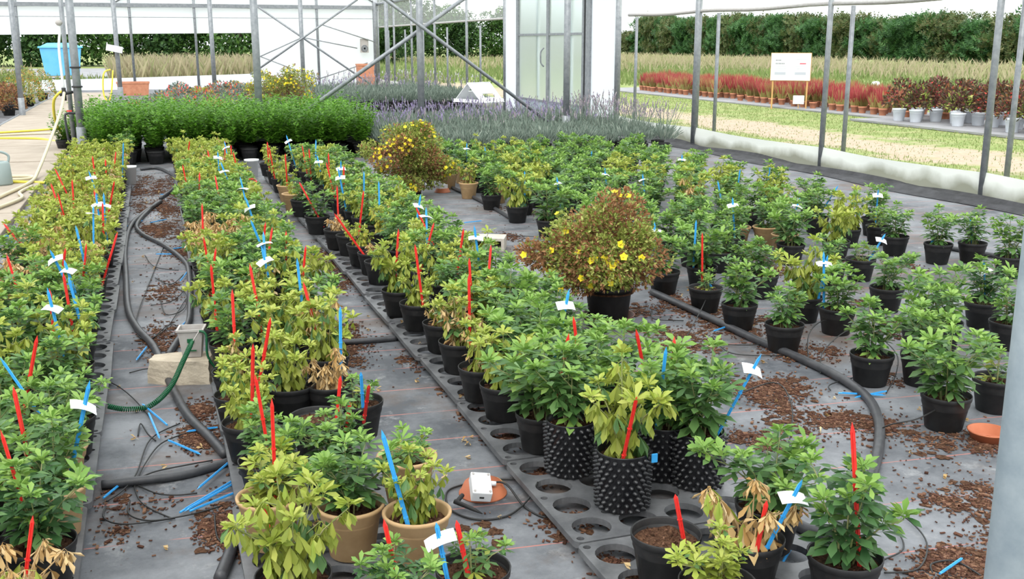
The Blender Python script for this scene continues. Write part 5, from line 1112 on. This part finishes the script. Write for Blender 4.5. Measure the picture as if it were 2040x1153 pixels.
# concrete hollow block
s = tag(empty('concrete_block', (2.40, 7.85, 0), R(-24)), 'hollow concrete block lying on the cloth right of third bed', 'block')
mb = MB(); L_, D_, H_ = .36, .20, .10
for z in (.011, H_ - .011): mb.box((0, 0, z), (L_, D_, .022))
for x in (-L_ / 2 + .012, -.06, .06, L_ / 2 - .012): mb.box((x, 0, H_ / 2), (.024, D_, H_ - .044))
mb.build('body', M['concrete'], s)
mb = MB(); [mb.box((x, D_ / 2 - .01, H_ / 2), (.094, .01, H_ - .044)) for x in (-.112, 0, .112)]; mb.build('rear_web', M['concrete'], s)

# stone block, grey trough planter and coiled hose
random.seed(2)
s = tag(empty('stone_block', (.025, 5.13, 0), R(-14)), 'rough sandstone block in the aisle under the grey planter', 'stone')
bm = bmesh.new(); bmesh.ops.create_cube(bm, size=1); bmesh.ops.subdivide_edges(bm, edges=list(bm.edges), cuts=5, use_grid_fill=True)
for v in bm.verts:
    x, y, z = v.co; k = 1 if x > -.1 else 1 - 1.1 * (-.1 - x); v.co.y *= k * (1 - .10 * (z + .5)); v.co.x *= 1 - .05 * (z + .5) * (1 if x > 0 else 2.4)
    v.co += Vector((U(-1, 1), U(-1, 1), U(-1, 1))) * .012
    v.co.x *= .31; v.co.y *= .19; v.co.z = (v.co.z + .5) * .115
me = bpy.data.meshes.new('body'); bm.to_mesh(me); bm.free(); me.materials.append(M['stone']); put('body', me, s)
s = tag(empty('grey_planter', (.085, 5.13, .118), R(-10)), 'small grey trough planter standing on the stone block', 'planter')
mb = MB(); vs = lambda w, d, z: [(-w / 2, -d / 2, z), (w / 2, -d / 2, z), (w / 2, d / 2, z), (-w / 2, d / 2, z)]
rings = [(.085, .075, 0), (.115, .10, .13), (.13, .112, .13), (.13, .112, .14), (.11, .095, .14), (.085, .075, .03)]; V = []; [V.extend(vs(*r)) for r in rings]
mb.add(V, [(3, 2, 1, 0)] + [(i * 4 + k, i * 4 + (k + 1) % 4, (i + 1) * 4 + (k + 1) % 4, (i + 1) * 4 + k) for i in range(5) for k in range(4)] + [(20, 21, 22, 23)]); mb.build('body', M['grey_plastic'], s)
mb = MB(); mb.box((0, -.051, .085), (.03, .004, .02)); mb.box((.0, -.046, .035), (.05, .004, .006)); mb.build('print', M['green_hose'], s)
def coil(path, r, pitch, tr):
    P = smooth_path(path, 16); out = []; ang = 0
    for i in range(len(P) - 1):
        t = (P[i + 1] - P[i]); L_ = t.length; t.normalize(); u = t.cross(Vector((0, 0, 1))).normalized(); v = u.cross(t); n = max(1, int(L_ / pitch * 8))
        for k in range(n): ang += 2 * math.pi / 8; out.append(P[i].lerp(P[i + 1], k / n) + u * r * math.cos(ang) + v * r * math.sin(ang))
    mb = MB(); mb.tube(out, tr, 5); return mb
s = tag(empty('coiled_hose', (.12, 5.06, .255)), 'green coiled hose hanging from the grey planter to the left bed', 'hose')
pa = [Vector(p) - Vector((.12, 5.06, .255)) for p in ((.075, 5.02, .20), (.035, 4.93, .15), (-.03, 4.80, .07), (-.12, 4.70, .025), (-.22, 4.70, .02), (-.30, 4.74, .03))]
coil(pa, .010, .0085, .0032).build('coil', M['green_hose'], s, smooth=True)
mb = MB(); mb.tube([(0, 0, 0), pa[0] * .5, pa[0]], .003, 6); mb.build('lead', M['grey_plastic'], s, smooth=True)
mb = MB(); mb.tube(smooth_path([(.0, 0, 0), (.03, -.01, -.02), (.03, -.02, -.12), (.07, -.02, -.19), (.13, 0, -.20)], 5), .006, 6); mb.build('tail', M['green_hose'], s, smooth=True)
mb = MB(); mb.tube([(0, 0, 0), pa[0]], .0, 3); 
mb = MB(); mb.tube([pa[0] + Vector((.012, .02, .015)), pa[0] - Vector((.006, .02, .012))], .009, 8); mb.build('end_fitting', M['green_hose'], s, smooth=True)

# sensor box on upturned saucer
def saucer(loc, r, up, label, m='terracotta_orange'):
    e = tag(empty('terracotta_saucer', loc), label, 'saucer'); h = .042
    prof = [(0, 0), (r * .78, 0), (r * .96, h * .85), (r, h * .88), (r, h), (r * .93, h), (r * .74, .008), (0, .008)]
    if not up: prof = [(q, h - z) for q, z in prof][::-1]
    mb = MB(); mb.lathe(prof, 40); mb.build('dish', M[m], e, smooth=True)
    mb = MB(); zz = h if not up else .009; mb.tube([(r * .25 * math.cos(a), r * .25 * math.sin(a), zz) for a in np.linspace(0, 2 * math.pi, 17)], .0022, 5); mb.build('foot_ring', M[m], e); return e
saucer((1.03, 3.39, 0), .088, False, 'upturned terracotta saucer under the white sensor box')
saucer((3.17, 3.23, 0), .083, True, 'orange terracotta saucer on the cloth at the right edge')
saucer((2.93, 11.1, 0), .09, False, 'upturned saucer with small white box behind the yellow-flowered bush')
def sensor(loc, rot, label, sz=(.072, .10, .045)):
    e = tag(empty('sensor_box', loc), label, 'sensor box'); e.rotation_euler = rot
    mb = MB(); mb.box((0, 0, 0), sz); put('body', rounded('body', mb, M['white_plastic'], .004), e)
    mb = MB(); mb.box((0, 0, sz[2] / 2), (sz[0] * .42, sz[1] * .72, .003)); mb.build('lid_plate', M['tag'], e)
    for sx in (-1, 1):
        for sy in (-1, 1): mb = MB(); mb.lathe([(.005, 0), (.005, .003), (0, .0035)], 8, (sx * sz[0] * .38, sy * sz[1] * .40, sz[2] / 2)); mb.build('screw', M['grey_plastic'], e)
    mb = MB(); mb.tube([(sz[0] / 2, .02, 0), (sz[0] / 2 + .022, .02, 0)], .009, 8); mb.build('cable_gland', M['white_plastic'], e, smooth=True)
    mb = MB(); mb.box((0, -sz[1] / 2 - .001, 0), (.016, .003, .006)); mb.build('slot', M['dark_rubber'], e); return e
sensor((1.0, 3.32, .058), (R(24), R(8), R(-8)), 'white sensor box with black cable leaning on terracotta saucer')
sensor((2.93, 11.1, .062), (0, 0, R(10)), 'small white box on the saucer behind the yellow-flowered bush', (.1, .07, .05))
mb = MB(); mb.tube(smooth_path([(1.045, 3.34, .06), (1.10, 3.33, .05), (1.13, 3.22, .008), (1.17, 3.12, .006), (1.22, 3.16, .006), (1.24, 3.22, .02)], 8), .0038, 6); mb.tube(smooth_path([(1.21, 3.30, .055), (1.15, 3.24, .02), (1.05, 3.17, .006), (.94, 3.18, .006), (.88, 3.28, .006), (.90, 3.42, .006), (.97, 3.47, .006), (1.10, 3.48, .006), (1.20, 3.44, .01)], 8), .0038, 6); tag(mb.build('sensor_cable', M['tube'], smooth=True), 'black cable looping around the white sensor box', 'cable')
s = tag(empty('antenna_plug', (.90, 3.28, .02), R(30)), 'black rubber aerial beside the white sensor box', 'aerial')
mb = MB(); mb.tube([(.05, .02, .015), (.0, 0, .012)], .008, 8); mb.build('plug', M['dark_rubber'], s, smooth=True); mb = MB(); mb.tube([(0, .01, .012), (.015, -.07, 0), (.025, -.10, -.01)], [.009, .007, .002], 8); mb.build('rod', M['dark_rubber'], s, smooth=True)
# blue tab on a studded pot
mb = MB(); mb.box((0, 0, 0), (.022, .006, .032)); o = put('plant_tab', rounded('plant_tab', mb, M['blue'], .0025), None, (1.50, 2.955, TZ + .19)); tag(o, 'small pale blue tab clipped to the rim of a studded pot', 'tab')

# watering can, hoses and taps by the walkway
s = tag(empty('watering_can', (-1.72, 12.9, .05), R(200)), 'grey-green watering can standing on the walkway', 'watering can')
mb = MB(); mb.lathe([(0, 0), (.105, 0), (.112, .02), (.10, .24), (.085, .26), (.06, .265), (.06, .25), (0, .25)], 24, sx=1.25); mb.build('body', M['can'], s, smooth=True)
mb = MB(); mb.tube(smooth_path([(-.1, 0, .22), (-.12, 0, .32), (-.02, 0, .37), (.06, 0, .33), (.06, 0, .26)], 5), .014, 8); mb.build('handle', M['can'], s, smooth=True)
mb = MB(); mb.tube([(.12, 0, .06), (.24, 0, .2), (.34, 0, .34)], [.03, .022, .016], 10); sp = mb.build('spout', M['can'], s, smooth=True)
mb = MB(); mb.tube([(.33, 0, .33), (.37, 0, .37)], [.018, .045], 12); mb.build('rose', M['can'], sp, smooth=True)
def hose(name, pts, r, m, label):
    mb = MB(); mb.tube(smooth_path(pts, 8), r, 8); tag(mb.build(name, M[m], smooth=True), label, 'hose', 'garden hoses by the walkway')
hose('garden_hose', [(-1.20, 16.1, .92), (-1.22, 15.6, .72), (-1.3, 14.6, .40), (-1.38, 13.6, .12), (-1.4, 12.9, .07), (-1.55, 11.9, .07), (-1.75, 10.8, .07), (-2.1, 10.0, .07)], .020, 'beige_hose', 'beige hose hanging from the tap and running over the walkway')
hose('garden_hose', [(-1.36, 12.6, .06), (-1.42, 12.0, .07), (-1.36, 11.5, .07), (-1.6, 10.6, .07), (-1.95, 9.6, .07)], .018, 'beige_hose', 'nearer beige hose bending at the walkway edge')
hose('garden_hose', [(-2.2, 13.5, .07), (-1.8, 13.55, .07), (-1.45, 13.45, .07), (-1.5, 13.2, .07), (-2.0, 13.2, .07)], .018, 'beige_hose', 'beige hose loop behind the watering can')
hose('garden_hose', [(-2.3, 12.75, .07), (-1.7, 13.0, .07), (-1.2, 13.0, .04), (-.98, 13.1, .05)], .017, 'yellow_hose', 'yellow hose from the walkway to the left bed')
hose('garden_hose', [(-1.22, 16.5, .95), (-1.38, 16.6, .80), (-1.42, 17.0, .45), (-1.40, 18.0, .07), (-1.9, 18.9, .07), (-3.0, 19.3, .07)], .020, 'yellow_hose', 'yellow hose hanging from the tap across the walkway')
hose('garden_hose', [(-2.9, 20.2, .07), (-2.2, 20.6, .07), (-1.4, 20.9, .07), (-1.2, 18.5, .05), (-1.16, 15.8, .04)], .018, 'yellow_hose', 'farther yellow hose lying across the walkway')
hose('garden_hose', [(-2.95, 19.6, .07), (-2.2, 19.9, .07), (-1.4, 19.9, .07)], .018, 'beige_hose', 'beige hose between the two yellow hoses')
hose('garden_hose', [(-1.08, 30.7, .9), (-1.25, 30.6, .8), (-1.3, 30.6, .3), (-1.2, 30.6, .05), (-1.1, 30.6, .3), (-1.02, 30.7, .88)], .022, 'yellow_hose', 'yellow hose looped on the far post')
s = tag(empty('water_tap', (-1.2, 16.35, 0)), 'white standpipe with taps strapped to the double post', 'tap')
mb = MB(); mb.tube(smooth_path([(-.02, 0, .95), (-.03, .0, 1.5), (-.0, .02, 1.75), (.0, .02, 1.85)], 5), .018, 8); mb.build('pipe', M['white_plastic'], s, smooth=True)
mb = MB(); mb.tube([(-.02, 0, .80), (-.02, 0, .98)], .03, 10); mb.tube([(-.08, 0, .88), (.10, 0, .92)], .02, 8); mb.build('valve', M['dark_rubber'], s, smooth=True)
mb = MB(); mb.lathe([(.028, 0), (.05, .03), (.035, .07), (0, .075)], 10, (-.0, .02, 1.84)); mb.build('nozzle', M['grey_plastic'], s, smooth=True)
s = tag(empty('drain_valve', (-1.22, 16.15, 0)), 'black valve with red lever at the foot of the double post', 'valve')
mb = MB(); mb.tube(smooth_path([(.10, .1, .02), (.02, 0, .25), (0, 0, .5), (.0, 0, .60), (.03, 0, .63), (.13, .05, .63)], 5), .016, 8); mb.build('pipe', M['hose'], s, smooth=True)
mb = MB(); mb.box((.06, 0, .665), (.07, .02, .02)); mb.build('lever', M['red'], s)
s = tag(empty('post_box', (D_postX2[0] - .06, 30.9, 1.45)), 'white box strapped to the far left post', 'box'); mb = MB(); mb.box((0, 0, 0), (.42, .12, .17), 0, Matrix.Rotation(R(12), 4, 'Y')); mb.build('body', M['white_plastic'], s); mb = MB(); mb.box((-.2, 0, .04), (.02, .125, .17), 0, Matrix.Rotation(R(12), 4, 'Y')); mb.build('end_cap', M['tag'], s)
# red tie in the second bed
mb = MB(); mb.tube(smooth_path([(.76, 10.0, .33), (.79, 9.95, .37), (.83, 9.9, .35), (.81, 9.85, .29), (.78, 9.9, .27), (.74, 10.0, .30), (.80, 9.93, .29)], 4), .012, 6); tag(mb.build('red_strap', M['red'], smooth=True), 'bright red strap loop among the far second bed plants', 'strap')
# fallen dry leaves on the cloth and trays
random.seed(91); mb = MB()
for k in range(170):
    bx0, bx1, by0, by1, zz = random.choice(((-.28, .15, 3, 12, .006), (.75, 1.15, 3, 9, .006), (1.2, 1.8, 2.6, 6, .06), (.2, .66, 2.4, 4.5, .06), (2.0, 3.4, 2.6, 6.5, .006)))
    g = leaf_geo('t', k % 4); Mx = Matrix.Translation((U(bx0, bx1), U(by0, by1), zz)) @ Matrix.Rotation(U(0, 6.28), 4, 'Z') @ Matrix.Rotation(R(60), 4, 'X') @ Matrix.Scale(U(.35, .7), 4); mb.add([Mx @ Vector(v) for v in g.v], g.f)
for i_v, v in enumerate(mb.v): mb.v[i_v] = (v[0], v[1], max(v[2], .004))
tag(mb.build('fallen_leaves', M['t_old'], smooth=True), 'dry tan leaves fallen on the cloth and trays', 'leaves', kind='stuff')
# white stones and pots lying in the meadow
for i, (x, y) in enumerate(((26.4, 34.4), (28.5, 30.6))):
    mb = MB(); mb.lathe([(0, 0), (.16, .02), (.2, .08), (.15, .17), (0, .2)], 9, sy=.6); o = mb.build('white_stone', M['white_plastic'], None, (x, y, -.03), R(30 * i)); tag(o, ('larger' if not i else 'smaller') + ' white stone lying in the green meadow', 'stone')
